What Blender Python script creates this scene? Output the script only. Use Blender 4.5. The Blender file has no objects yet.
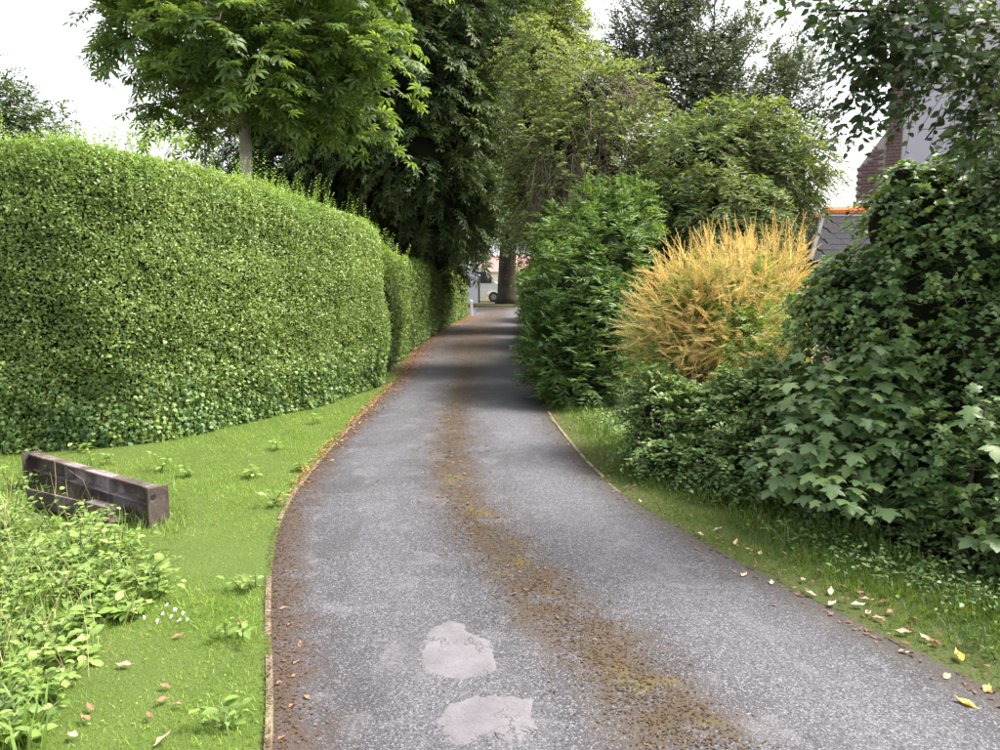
import bpy, math, random
import numpy as np
from mathutils import Vector, Matrix

random.seed(11)
rng = np.random.default_rng(11)
scene = bpy.context.scene
COL = scene.collection

# ------------------------------------------------------------------ camera
F = 741.0                      # focal length in pixels of the 1000 x 750 photograph
EYE = 1.6
PITCH = math.atan((375 - 281) / F)
cam_d = bpy.data.cameras.new('camera')
cam_d.sensor_width = 36.0
cam_d.lens = F / 1000 * 36.0
cam_d.clip_end = 3000
cam_d.clip_start = 0.05
cam = bpy.data.objects.new('camera', cam_d)
COL.objects.link(cam)
cam.location = (0, 0, EYE)
cam.rotation_euler = (math.pi / 2 - PITCH, 0, 0)
scene.camera = cam

# ------------------------------------------------------------------ sky, sun, exposure
SUN_AZ, SUN_EL = math.radians(78), math.radians(56)     # azimuth clockwise from straight ahead
world = bpy.data.worlds.new('World')
scene.world = world
world.use_nodes = True
wn = world.node_tree
wn.nodes.clear()
sky = wn.nodes.new('ShaderNodeTexSky')
sky.sky_type = 'NISHITA'
sky.sun_disc = False
sky.sun_elevation = SUN_EL
sky.sun_rotation = SUN_AZ
sky.air_density = 1.0
sky.dust_density = 8.0
sky.ozone_density = 1.0
wbg = wn.nodes.new('ShaderNodeBackground')
wbg.inputs['Strength'].default_value = 0.15
wout = wn.nodes.new('ShaderNodeOutputWorld')
# a thin white veil of cloud over the whole sky
wtc = wn.nodes.new('ShaderNodeTexCoord')
wno = wn.nodes.new('ShaderNodeTexNoise'); wno.inputs['Scale'].default_value = 2.2; wno.inputs['Detail'].default_value = 5
wn.links.new(wtc.outputs['Generated'], wno.inputs['Vector'])
wrm = wn.nodes.new('ShaderNodeMapRange'); wrm.inputs[1].default_value = .3; wrm.inputs[2].default_value = .7; wrm.inputs[3].default_value = .5; wrm.inputs[4].default_value = .68
wn.links.new(wno.outputs[0], wrm.inputs[0])
wmx = wn.nodes.new('ShaderNodeMix'); wmx.data_type = 'RGBA'
wn.links.new(wrm.outputs[0], wmx.inputs[0]); wn.links.new(sky.outputs[0], wmx.inputs[6]); wmx.inputs[7].default_value = (4.3, 4.2, 4.35, 1)
wn.links.new(wmx.outputs[2], wbg.inputs['Color'])
wn.links.new(wbg.outputs[0], wout.inputs['Surface'])

sun_d = bpy.data.lights.new('sun', 'SUN')
sun_d.energy = 3.3
sun_d.angle = math.radians(22)
sun_d.color = (1.0, 0.95, 0.86)
sun = bpy.data.objects.new('sun', sun_d)
COL.objects.link(sun)
sdir = Vector((math.sin(SUN_AZ) * math.cos(SUN_EL), math.cos(SUN_AZ) * math.cos(SUN_EL), math.sin(SUN_EL)))
sun.rotation_euler = (-sdir).to_track_quat('-Z', 'Y').to_euler()
sun.location = sdir * 60

vs = scene.view_settings
vs.view_transform = 'Standard'
vs.look = 'None'
vs.gamma = 1.0
vs.exposure = 1.82
vs.use_curve_mapping = False
scene.cycles.max_bounces = 8
scene.cycles.transparent_max_bounces = 8

# ------------------------------------------------------------------ measuring helpers
CP, SP = math.cos(PITCH), math.sin(PITCH)
def at(u, v, Y):
    """point seen at pixel u, v of the photograph, Y metres ahead"""
    a, b = (u - 500) / F, (375 - v) / F
    d = np.array([a, CP + b * SP, -SP + b * CP])
    return np.array([0, 0, EYE]) + d * (Y / d[1])
def gp(u, v, z=0.0):
    a, b = (u - 500) / F, (375 - v) / F
    d = np.array([a, CP + b * SP, -SP + b * CP])
    return np.array([0, 0, EYE]) + d * ((z - EYE) / d[2])
def px(n, Y):
    return n / F * Y

# ------------------------------------------------------------------ object helpers
def link(name, data, parent=None, loc=None):
    o = bpy.data.objects.new(name, data)
    COL.objects.link(o)
    if parent is not None:
        o.parent = parent
    if loc is not None:
        o.location = loc
    return o
def tag(o, label, cat=None, group=None, kind=None):
    o['label'] = label
    if cat: o['category'] = cat
    if group: o['group'] = group
    if kind: o['kind'] = kind
    return o
def thing(name, label, cat, loc=(0, 0, 0), group=None, rotz=0.0):
    o = link(name, None, None, tuple(float(c) for c in loc))
    o.rotation_euler = (0, 0, rotz)
    o.empty_display_size = 0.2
    return tag(o, label, cat, group)
def mesh_np(name, V, T, mat, rnd=None, smooth=False):
    me = bpy.data.meshes.new(name)
    V = np.asarray(V, np.float32); T = np.asarray(T, np.int32)
    me.vertices.add(len(V)); me.vertices.foreach_set('co', V.ravel())
    me.loops.add(len(T) * 3); me.loops.foreach_set('vertex_index', T.ravel())
    me.polygons.add(len(T))
    me.polygons.foreach_set('loop_start', np.arange(0, len(T) * 3, 3, dtype=np.int32))
    if smooth:
        me.polygons.foreach_set('use_smooth', np.ones(len(T), dtype=bool))
    if rnd is not None:
        at_ = me.attributes.new('rnd', 'FLOAT', 'FACE')
        at_.data.foreach_set('value', np.asarray(rnd, np.float32))
    me.update(calc_edges=True)
    me.materials.append(mat)
    return me
class MB:
    """collects boxes, tubes and polygons for one mesh"""
    def __init__(s): s.v = []; s.f = []
    def add(s, vs_, fs):
        n = len(s.v); s.v += [tuple(map(float, p)) for p in vs_]; s.f += [tuple(n + i for i in f) for f in fs]
        return s
    def box(s, a, b):
        x0, y0, z0 = a; x1, y1, z1 = b
        return s.add([(x0,y0,z0),(x1,y0,z0),(x1,y1,z0),(x0,y1,z0),(x0,y0,z1),(x1,y0,z1),(x1,y1,z1),(x0,y1,z1)],
                     [(0,3,2,1),(4,5,6,7),(0,1,5,4),(1,2,6,5),(2,3,7,6),(3,0,4,7)])
    def tube(s, pts, rads, n=8, cap=True, lump=0.0):
        pts = [Vector(map(float, p)) for p in pts]; vs_ = []; fs = []
        for i, p in enumerate(pts):
            d = (pts[min(i + 1, len(pts) - 1)] - pts[max(i - 1, 0)]).normalized()
            a = d.cross(Vector((0.31, 0.9, 0.2))).normalized()
            if i and a.dot(pa) < 0: a = -a
            pa = a
            b = d.cross(a)
            for k in range(n):
                t = 2 * math.pi * k / n
                r = rads[i] * (1 + lump * (random.random() - .5))
                vs_.append(p + a * math.cos(t) * r + b * math.sin(t) * r)
        for i in range(len(pts) - 1):
            for k in range(n):
                fs.append((i*n + k, i*n + (k+1) % n, (i+1)*n + (k+1) % n, (i+1)*n + k))
        if cap:
            fs.append(tuple(range(n))[::-1]); fs.append(tuple((len(pts)-1)*n + k for k in range(n)))
        return s.add(vs_, fs)
    def prism(s, outline, z0, z1):
        n = len(outline)
        return s.add([(x, y, z0) for x, y in outline] + [(x, y, z1) for x, y in outline],
                     [tuple(range(n))[::-1], tuple(range(n, 2*n))] + [(i, (i+1) % n, n + (i+1) % n, n + i) for i in range(n)])
    def extr(s, outline, axis, c0, c1):
        """outline in the plane across an axis, extruded from c0 to c1"""
        n = len(outline)
        mk = {0: lambda a, b, c: (c, a, b), 1: lambda a, b, c: (a, c, b)}[axis]
        return s.add([mk(a, b, c0) for a, b in outline] + [mk(a, b, c1) for a, b in outline],
                     [tuple(range(n))[::-1], tuple(range(n, 2*n))] + [(i, (i+1) % n, n + (i+1) % n, n + i) for i in range(n)])
    def build(s, name, mat, parent=None, smooth=False, bevel=0.0, loc=None):
        me = bpy.data.meshes.new(name)
        me.from_pydata(s.v, [], s.f)
        me.materials.append(mat)
        import bmesh
        bm = bmesh.new(); bm.from_mesh(me)
        bmesh.ops.recalc_face_normals(bm, faces=bm.faces)
        if bevel:
            bmesh.ops.bevel(bm, geom=[e for e in bm.edges if e.calc_face_angle(0) > 0.5], offset=bevel, segments=2, affect='EDGES', profile=0.6)
        for f in bm.faces: f.smooth = smooth
        bm.to_mesh(me); bm.free()
        return link(name, me, parent, loc)

_ORD = 'first second third fourth fifth sixth seventh eighth ninth tenth eleventh twelfth thirteenth fourteenth fifteenth sixteenth seventeenth eighteenth nineteenth twentieth'.split()
_TENS = {20: 'twenty', 30: 'thirty', 40: 'forty', 50: 'fifty'}
def ordinal(i):
    if i < 20: return _ORD[i]
    t = (i + 1) // 10 * 10; k = (i + 1) - t
    return {30: 'thirtieth', 40: 'fortieth', 50: 'fiftieth'}[t] if k == 0 else _TENS[t] + '-' + _ORD[k - 1]
def nearest_first(pts): return sorted(pts, key=lambda p: -p[1])
# ------------------------------------------------------------------ materials
class N:
    def __init__(s, name):
        s.m = bpy.data.materials.new(name); s.m.use_nodes = True
        s.t = s.m.node_tree; s.t.nodes.clear()
        s.out = s.n('ShaderNodeOutputMaterial')
    def n(s, typ, **kw):
        nd = s.t.nodes.new(typ)
        for k, v in kw.items(): setattr(nd, k, v)
        return nd
    def l(s, a, b): s.t.links.new(a, b)
    def val(s, sock, x):
        if hasattr(x, 'is_output') or isinstance(x, bpy.types.NodeSocket): s.l(x, sock)
        else: sock.default_value = x
    def noise(s, scale, detail=4, rough=.55, vec=None, dist=0.0):
        nd = s.n('ShaderNodeTexNoise'); nd.inputs['Scale'].default_value = scale
        nd.inputs['Detail'].default_value = detail; nd.inputs['Roughness'].default_value = rough
        nd.inputs['Distortion'].default_value = dist
        if vec is not None: s.l(vec, nd.inputs['Vector'])
        return nd.outputs[0]
    def vor(s, scale, vec=None, out='Distance'):
        nd = s.n('ShaderNodeTexVoronoi'); nd.inputs['Scale'].default_value = scale
        if vec is not None: s.l(vec, nd.inputs['Vector'])
        return nd.outputs[out]
    def math(s, op, a, b=0.0, c=None, clamp=False):
        nd = s.n('ShaderNodeMath', operation=op, use_clamp=clamp)
        s.val(nd.inputs[0], a); s.val(nd.inputs[1], b)
        if c is not None: s.val(nd.inputs[2], c)
        return nd.outputs[0]
    def ramp(s, fac, stops):
        nd = s.n('ShaderNodeValToRGB'); s.l(fac, nd.inputs[0])
        e = nd.color_ramp.elements
        while len(e) < len(stops): e.new(0.5)
        for i, (p, c) in enumerate(stops):
            e[i].position = p; e[i].color = (c, c, c, 1) if isinstance(c, (int, float)) else (*c, 1)
        return nd.outputs[0]
    def mix(s, fac, a, b, mode='MIX'):
        nd = s.n('ShaderNodeMix', data_type='RGBA', blend_type=mode)
        s.val(nd.inputs[0], fac)
        for sock, x in ((nd.inputs[6], a), (nd.inputs[7], b)):
            if isinstance(x, tuple): sock.default_value = (*x, 1)
            else: s.l(x, sock)
        return nd.outputs[2]
    def sstep(s, x, a, b):
        nd = s.n('ShaderNodeMapRange', interpolation_type='SMOOTHSTEP'); s.l(x, nd.inputs[0])
        nd.inputs[1].default_value = a; nd.inputs[2].default_value = b
        return nd.outputs[0]
    def bump(s, h, strength=.5, dist=.01):
        nd = s.n('ShaderNodeBump'); nd.inputs['Strength'].default_value = strength
        nd.inputs['Distance'].default_value = dist; s.l(h, nd.inputs['Height'])
        return nd.outputs[0]
    def obj(s): return s.n('ShaderNodeTexCoord').outputs['Object']
    def pr(s, col, rough=.7, metal=0.0, normal=None, spec=.5):
        p = s.n('ShaderNodeBsdfPrincipled')
        if isinstance(col, tuple): p.inputs['Base Color'].default_value = (*col, 1)
        else: s.l(col, p.inputs['Base Color'])
        s.val(p.inputs['Roughness'], rough)
        p.inputs['Metallic'].default_value = metal
        p.inputs['Specular IOR Level'].default_value = spec
        if normal is not None: s.l(normal, p.inputs['Normal'])
        return p
    def done(s, p):
        s.l(p.outputs[0], s.out.inputs['Surface']); return s.m

def leaf_mat(name, cols, trans=.35, rough=.45, spec=.4, clump=1.2, tint=(1.35, 1.3, .6)):
    m = N(name)
    a = m.n('ShaderNodeAttribute', attribute_name='rnd').outputs['Fac']
    r = m.n('ShaderNodeObjectInfo').outputs['Random']
    nz = m.noise(clump, 3, .6, m.n('ShaderNodeNewGeometry').outputs['Position'])
    f = m.math('MULTIPLY_ADD', r, m.math('COMPARE', a, 0.0, 1e-5), a)
    f = m.math('ADD', m.math('MULTIPLY', f, .72), m.math('MULTIPLY_ADD', nz, 1.2, -.38), clamp=True)
    c = m.ramp(f, [(i / (len(cols) - 1), k) for i, k in enumerate(cols)])
    p = m.pr(c, rough, spec=spec)
    t = m.n('ShaderNodeBsdfTranslucent')
    m.l(m.mix(1.0, c, tint, 'MULTIPLY'), t.inputs['Color'])
    mx = m.n('ShaderNodeMixShader'); mx.inputs[0].default_value = trans
    m.l(p.outputs[0], mx.inputs[1]); m.l(t.outputs[0], mx.inputs[2])
    return m.done(mx)
def plain(name, col, rough=.6, metal=0.0, var=.25, scale=6.0, spec=.5, bump=0.0):
    m = N(name)
    nz = m.noise(scale, 5, .6, m.obj())
    c = m.mix(nz, tuple(x * (1 - var) for x in col), tuple(min(1, x * (1 + var)) for x in col))
    return m.done(m.pr(c, rough, metal, m.bump(nz, bump, .01) if bump else None, spec))

M = {}
M['privet'] = leaf_mat('privet_leaf', [(.06,.1,.025), (.125,.195,.046), (.19,.275,.072), (.28,.37,.125)], .36, .42, .4)
M['privet_new'] = leaf_mat('privet_new_leaf', [(.12,.2,.04), (.175,.285,.06), (.24,.36,.09)], .45, .45)
M['ivy'] = leaf_mat('ivy_leaf', [(.026,.062,.022), (.056,.118,.033), (.1,.18,.05), (.21,.3,.075)], .3, .45, .35, clump=2.0)
M['syc'] = leaf_mat('sycamore_leaf', [(.045,.095,.034), (.075,.14,.048), (.105,.175,.062), (.16,.24,.075)], .3, .42, .4)
M['chest'] = leaf_mat('chestnut_leaf', [(.065,.118,.04), (.105,.18,.052), (.155,.235,.065), (.22,.31,.08)], .5, .45, .3, clump=.55)
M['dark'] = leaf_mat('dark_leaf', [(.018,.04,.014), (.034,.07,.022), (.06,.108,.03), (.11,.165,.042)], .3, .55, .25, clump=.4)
M['haze'] = leaf_mat('light_leaf', [(.075,.11,.042), (.125,.175,.058), (.185,.24,.075), (.28,.31,.1)], .5, .55, .3, clump=.6)  # sunlit haze put into this pale leaf colour
M['round'] = leaf_mat('round_tree_leaf', [(.045,.085,.028), (.085,.14,.042), (.13,.19,.058), (.21,.26,.08)], .35, .52, .25, clump=.8)  # lifted and greyed, glare haze put into the leaf colour
M['holly'] = leaf_mat('holly_leaf', [(.04,.066,.04), (.066,.1,.056), (.095,.138,.074), (.13,.18,.09)], .3, .45, .35, clump=.7)  # greyer, lighter leaf colour stands in for treetop glare
M['elder'] = leaf_mat('elder_leaf', [(.026,.06,.018), (.055,.115,.03), (.095,.175,.042), (.16,.26,.065)], .38, .45, .3)
M['bramb'] = leaf_mat('bramble_leaf', [(.05,.1,.03), (.08,.15,.042), (.12,.205,.055), (.18,.27,.08)], .32, .45)
M['weed'] = leaf_mat('weed_leaf', [(.08,.145,.032), (.14,.225,.05), (.2,.31,.072), (.3,.385,.13)], .4, .48, clump=5)
M['over'] = leaf_mat('overhang_leaf', [(.024,.05,.02), (.04,.078,.028), (.06,.11,.036), (.15,.2,.05)], .22, .42, .45)  # darkened for a backlit look, shade put into the leaf colour
M['gold'] = leaf_mat('golden_shoot', [(.55,.4,.11), (.63,.48,.15), (.68,.54,.2), (.72,.61,.3)], .45, .55, tint=(1.05, 1.0, .8))
M['grass'] = leaf_mat('grass_blade', [(.08,.155,.02), (.145,.26,.03), (.2,.33,.04), (.3,.36,.1)], .4, .5, clump=3.2)
M['verge'] = leaf_mat('verge_blade', [(.05,.095,.018), (.08,.145,.025), (.12,.195,.032), (.2,.23,.06)], .4, .5, clump=2.2)
M['litter'] = leaf_mat('dry_leaf', [(.05,.028,.016), (.09,.05,.026), (.15,.085,.04), (.22,.14,.07)], .12, .7, .2)
M['crumb'] = leaf_mat('moss_crumb', [(.02,.014,.008), (.045,.03,.015), (.075,.05,.025), (.12,.085,.045)], .05, .85, .1)
M['litter_o'] = leaf_mat('orange_dry_leaf', [(.1,.042,.022), (.18,.078,.034), (.27,.125,.055), (.33,.19,.1)], .15, .7, .2)
M['greyg'] = leaf_mat('grey_green_leaf', [(.06,.095,.042), (.1,.15,.06), (.15,.205,.08), (.23,.28,.11)], .5, .55, .3, clump=.9)
M['fall_y'] = leaf_mat('fallen_yellow_leaf', [(.5,.34,.04), (.55,.4,.07), (.6,.45,.12)], .15, .6, .3)
M['fall_p'] = leaf_mat('fallen_pale_leaf', [(.3,.2,.13), (.42,.3,.21), (.5,.4,.3)], .12, .65, .3)
M['fall_b'] = leaf_mat('fallen_brown_leaf', [(.13,.07,.04), (.22,.12,.07), (.3,.17,.1)], .1, .65, .3)
M['straw'] = leaf_mat('dry_stalk', [(.3,.25,.12), (.42,.36,.18), (.5,.43,.24)], .2, .6)
M['stem'] = plain('green_stem', (.1, .14, .04), .6)
M['dead'] = leaf_mat('dead_vine', [(.08,.062,.046), (.13,.102,.074), (.19,.15,.11), (.24,.2,.15)], .05, .8, .2)
M['flower'] = plain('white_petal', (.78, .76, .72), .6, var=.08)
M['pink'] = plain('pink_petal', (.6, .42, .42), .6, var=.15)
M['twig'] = plain('twig_brown', (.09, .065, .045), .85, var=.4, scale=20)
M['core'] = plain('shaded_inner_twigs', (.015, .019, .009), .95, var=.6, scale=25, spec=.05, bump=1)  # inner twig mass, its shade put into the near-black colour

def bark(name, c0, c1, sc=7):
    m = N(name); o = m.obj()
    mp = m.n('ShaderNodeMapping'); mp.inputs['Scale'].default_value = (1, 1, .16); m.l(o, mp.inputs[0])
    a = m.noise(sc, 6, .65, mp.outputs[0], .6); b = m.noise(2.2, 4, .6, o)
    c = m.mix(m.math('MULTIPLY', m.ramp(b, [(.42, 0.0), (.62, 1.0)]), .5), m.mix(a, c0, c1), (.05, .055, .03))
    return m.done(m.pr(c, .9, 0, m.bump(a, .9, .03), .2))
M['bark'] = bark('shade_dark_bark', (.012, .009, .008), (.05, .038, .03))  # canopy shade on the far trunk is put into the bark colour
M['bark_pale'] = bark('pale_bark', (.3, .27, .22), (.58, .53, .46), 10)

# ------------------------------------------------------------------ leaf shapes (base at origin, tip along +y, face along +z)
def fan(outline, centre):
    v = [centre] + outline; n = len(outline)
    return np.array(v, float), np.array([(0, 1 + (i + 1) % n, 1 + i) for i in range(n)])
SH = {}
SH['diamond'] = (np.array([(0,0,0), (.27,.45,.07), (0,1,-.06), (-.27,.45,.07)], float), np.array([(0,1,2), (0,2,3)]))
SH['hex'] = (np.array([(0,0,0), (.2,.22,.05), (.25,.55,.06), (0,1,-.1), (-.25,.55,.06), (-.2,.22,.05)], float), np.array([(0,1,5), (1,2,5), (5,2,4), (2,3,4)]))
SH['lance'] = (np.array([(0,0,0), (.13,.4,.04), (0,1,-.14), (-.13,.4,.04)], float), np.array([(0,1,2), (0,2,3)]))
SH['oval'] = fan([(0,0,0), (.2,.18,.04), (.29,.45,.07), (.18,.78,.02), (0,1,-.1), (-.18,.78,.02), (-.29,.45,.07), (-.2,.18,.04)], (0, .48, -.01))
def cup(pts, k): return [(x, y, -k * (x*x + (y - .35)**2) + random.uniform(-.02, .02)) for x, y in pts]
_h = [(.16,-.07), (.3,-.02), (.42,.08), (.33,.17), (.27,.25), (.43,.36), (.6,.55), (.44,.56), (.36,.62), (.22,.58), (.25,.72), (.2,.79), (.1,.9)]
SH['syc'] = fan(cup([(0, .02)] + _h + [(0, 1.02)] + [(-x, y) for x, y in _h[::-1]], .35), (0, .34, .03))
_h = [(.2,-.08), (.42,.1), (.3,.3), (.42,.5), (.18,.62)]
SH['ivy'] = fan(cup([(0, .0)] + _h + [(0, 1.0)] + [(-x, y) for x, y in _h[::-1]], .3), (0, .34, .02))
def palmate(k, spread):
    V, T = [], []
    for i in range(k):
        a = math.radians(spread * (i / (k - 1) - .5)); L = 1.0 - .42 * abs(i / (k - 1) - .5) * 2
        c, s_ = math.cos(a), math.sin(a); n = len(V)
        for x, y, z in ((0,.03,0), (.13,.58,.03), (.09,.84,-.09), (0,1.0,-.24), (-.09,.84,-.09), (-.13,.58,.03)):
            x *= L; y *= L
            V.append((x * c + y * s_, -x * s_ + y * c, z * L))
        T += [(n, n+5, n+1), (n+1, n+5, n+4), (n+1, n+4, n+2), (n+2, n+4, n+3)]
    return np.array(V, float), np.array(T)
SH['palm'] = palmate(7, 230)
def palm_simple(k, spread):
    V, T = palmate(k, spread); V = V.reshape(k, 6, 3)[:, [0, 1, 3, 5]].reshape(-1, 3); T = []
    for i in range(k): T += [(4*i, 4*i+3, 4*i+1), (4*i+1, 4*i+3, 4*i+2)]
    return V, np.array(T)
SH['palm5'] = palm_simple(5, 190)
_h = [(.34,.02), (.42,.45), (.16,.6)]
SH['ivy_simple'] = fan(cup(_h + [(0, 1.0)] + [(-x, y) for x, y in _h[::-1]], .3), (0, .3, .02))
SH['sliver'] = (np.array([(-.035,0,0), (.035,0,0), (.03,.6,.03), (0,1,0), (-.03,.6,.03)], float), np.array([(0,1,2), (0,2,4), (4,2,3)]))
SH['blade'] = (np.array([(-.045,0,0), (.045,0,0), (.036,.55,.1), (-.036,.55,.1), (0,1,.36)], float), np.array([(0,1,2), (0,2,3), (3,2,4)]))
SH['stick'] = (np.array([(-.008,0,0), (.008,0,0), (.006,1,.0), (-.006,1,0), (0,0,.012), (0,1,.01)], float), np.array([(0,1,2), (0,2,3), (1,4,5), (1,5,2), (4,0,3), (4,3,5)]))
SH['dry'] = fan([(0,-.12,.1), (.03,.02,.03), (.16,.16,.1), (.25,.4,.2), (.2,.66,.16), (.08,.88,.12), (0,1.08,.26), (-.1,.86,.15), (-.22,.62,.09), (-.24,.36,.22), (-.13,.14,.06), (-.03,.02,.03)], (0, .5, 0))

SH['crisp'] = (np.array([(0,-.08,.1), (.2,.25,.16), (.2,.65,.1), (0,1.05,.24), (-.22,.6,.18), (-.2,.22,.06)], float), np.array([(0,1,5), (1,2,5), (5,2,4), (2,3,4)]))
def unit(a):
    return a / np.maximum(np.linalg.norm(a, axis=-1, keepdims=True), 1e-9)
def rv(n): return unit(rng.normal(size=(n, 3)))
def vnoise(P, f, seed):
    r = np.random.default_rng(seed); s = 0
    for i in range(5):
        s = s + np.sin(P @ (r.normal(size=3) * f * (1 + .5 * i)) + r.uniform(0, 6.28)) / (1 + .35 * i)
    return s / 2.6
class Leaves:
    """positions, length axes, face normals and sizes of many leaves"""
    def __init__(s, P, D, Nn, S, R=None):
        s.P = P; s.D = unit(D); Nn = Nn - (Nn * s.D).sum(1, keepdims=True) * s.D
        s.N = unit(Nn); s.S = np.broadcast_to(np.asarray(S, float), (len(P),)).copy()
        s.R = rng.random(len(P)) if R is None else R
    def take(s, i): return Leaves(s.P[i], s.D[i], s.N[i], s.S[i], s.R[i])
    @staticmethod
    def cat(ls): return Leaves(*[np.concatenate([getattr(l, k) for l in ls]) for k in ('P', 'D', 'N', 'S', 'R')])
    def mesh(s, name, shape, mat, origin=(0, 0, 0)):
        v, t = SH[shape]; X = np.cross(s.D, s.N)
        V = (s.P - np.asarray(origin))[:, None] + s.S[:, None, None] * (v[None, :, :1] * X[:, None] + v[None, :, 1:2] * s.D[:, None] + v[None, :, 2:] * s.N[:, None])
        T = t[None] + (np.arange(len(s.P)) * len(v))[:, None, None]
        return mesh_np(name, V.reshape(-1, 3), T.reshape(-1, 3), mat, np.repeat(s.R, len(t)))
    def part(s, name, shape, mat, parent, stuff=True):
        o = link(name, s.mesh(name, shape, mat, parent.location), parent)
        if stuff: o['kind'] = 'stuff'
        return o
    def singles(s, name, shape, mat, parent, n, rest='foliage'):
        """the n leaves nearest the camera as objects of their own, the others as one part"""
        d = np.linalg.norm(s.P - np.array([0, 0, EYE]), axis=1) + rng.random(len(s.P)) * .15
        o = np.argsort(d)
        if rest and len(s.P) > n: s.take(o[n:]).part(rest, shape, mat, parent)
        v, t = SH[shape]; key = (shape, mat.name)
        if key not in _leafmesh: _leafmesh[key] = mesh_np(name, v, t, mat)
        me = _leafmesh[key]; base = np.array(parent.location); X = np.cross(s.D, s.N)
        for i in o[:n]:
            m = np.eye(4); k = s.S[i]
            m[:3, 0] = X[i] * k; m[:3, 1] = s.D[i] * k; m[:3, 2] = s.N[i] * k; m[:3, 3] = s.P[i] - base
            c = link(name, me, parent); c.matrix_basis = Matrix(m.tolist())
_leafmesh = {}

def blob_points(blobs, n, depth=.3, lump=.18, freq=1.6, gap=-.6, seed=1, zmin=None, cull=True):
    """points spread through the outer layer of several overlapping uneven ellipsoids, with their outward normals"""
    B = np.array(blobs, float); w = (B[:, 3] * B[:, 4] * B[:, 5]) ** (2 / 3); w /= w.sum()
    k = rng.choice(len(B), n * 2, p=w); d = rv(n * 2)
    C, R = B[k, :3], B[k, 3:6]
    r = 1 - depth * rng.random(n * 2) ** 1.4
    r *= 1 + lump * vnoise(C + d * R, freq, seed)
    P = C + d * R * r[:, None]; Nn = unit(d / R)
    keep = vnoise(P, freq * 1.7, seed + 5) > gap
    if cull:
        for c in B:
            q = ((P - c[:3]) / c[3:6]); keep &= (q * q).sum(1) > (1 - depth * 1.5) ** 2 * .8
    if zmin is not None: keep &= P[:, 2] > zmin
    P, Nn = P[keep][:n], Nn[keep][:n]
    return P, Nn
def sprays(P, Nn, L, K, size, out=.7, up=.2, rand=.6, droop=.3, side=1.0, flat=.7, taper=.35, sj=.25, tipped=.0):
    """twigs rooted at P carrying K leaves in two ranks"""
    n = len(P)
    T = unit(Nn * out + np.array([0, 0, up]) + rv(n) * rand)
    Lr = L * rng.uniform(.6, 1.3, n)
    S = unit(np.cross(T, np.array([0, 0, 1.0]) + rv(n) * .35))
    t = (np.arange(K) + .5) / K
    pos = P[:, None] + T[:, None] * (Lr[:, None] * t)[..., None] + np.array([0, 0, -1.0]) * (droop * Lr[:, None] * t ** 2)[..., None]
    sg = np.where(np.arange(K) % 2 == 0, 1.0, -1.0)[None, :, None]
    D = T[:, None] * (.55 + tipped) + S[:, None] * sg * side + rv(n * K).reshape(n, K, 3) * .35 + np.array([0, 0, -.25 * droop])
    NN = np.array([0, 0, 1.0]) * flat + Nn[:, None] * (1 - flat) + rv(n * K).reshape(n, K, 3) * .45
    sz = size * (1 - taper * t)[None] * rng.uniform(1 - sj, 1 + sj, (n, K))
    R = (rng.random(n)[:, None] * .45 + rng.random((n, K)) * .55)
    f = lambda a: a.reshape(-1, 3)
    return Leaves(f(pos), f(D), f(np.broadcast_to(NN, pos.shape)), sz.ravel(), R.ravel()), (P, P + T * Lr[:, None] - np.array([0, 0, 1.0]) * (droop * Lr)[:, None])
def twigs_part(ends, r, mat, parent, name='twigs'):
    a, b = ends; L = np.linalg.norm(b - a, axis=1)
    lv = Leaves(a, b - a, rv(len(a)), L)
    v, t = SH['stick']; X = np.cross(lv.D, lv.N)
    V = (lv.P - np.array(parent.location))[:, None] + v[None, :, :1] / .008 * r * X[:, None] + v[None, :, 1:2] * (lv.S[:, None, None] * lv.D[:, None]) + v[None, :, 2:] / .012 * r * 1.4 * lv.N[:, None]
    T = t[None] + (np.arange(len(a)) * len(v))[:, None, None]
    o = link(name, mesh_np(name, V.reshape(-1, 3), T.reshape(-1, 3), mat, np.repeat(lv.R, len(t))), parent); o['kind'] = 'stuff'
    return o
def pb(u, v, Y, ru, rvv, rd=None):
    """ellipsoid whose outline is measured in the photograph, at its own distance and real size"""
    c = at(u, v, Y); a, b = px(ru, Y), px(rvv, Y)
    return (*c, a, rd or (a + b) / 2, b)
def limbs(mb, base, blobs, r, fork=.45, n=7):
    base = Vector(map(float, base))
    for b in blobs:
        c = Vector(b[:3]); a = base
        mid = a.lerp(c, .5) + Vector((random.uniform(-.2, .2), random.uniform(-.2, .2), (c - a).length * .08))
        mb.tube([a, mid, c], [r, r * .55, r * .18], n, lump=.1)
        for k in range(4):
            e = c + Vector((random.uniform(-1, 1) * b[3], random.uniform(-1, 1) * b[4], random.uniform(-.6, 1) * b[5])) * .75
            s0 = mid.lerp(c, random.uniform(.2, 1))
            mb.tube([s0, s0.lerp(e, .5) + Vector((0, 0, .1)), e], [r * .3, r * .18, r * .06], 5)
def loc_mb(mb, o):
    mb.v = [(x - o[0], y - o[1], z - o[2]) for x, y, z in mb.v]; return mb
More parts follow.
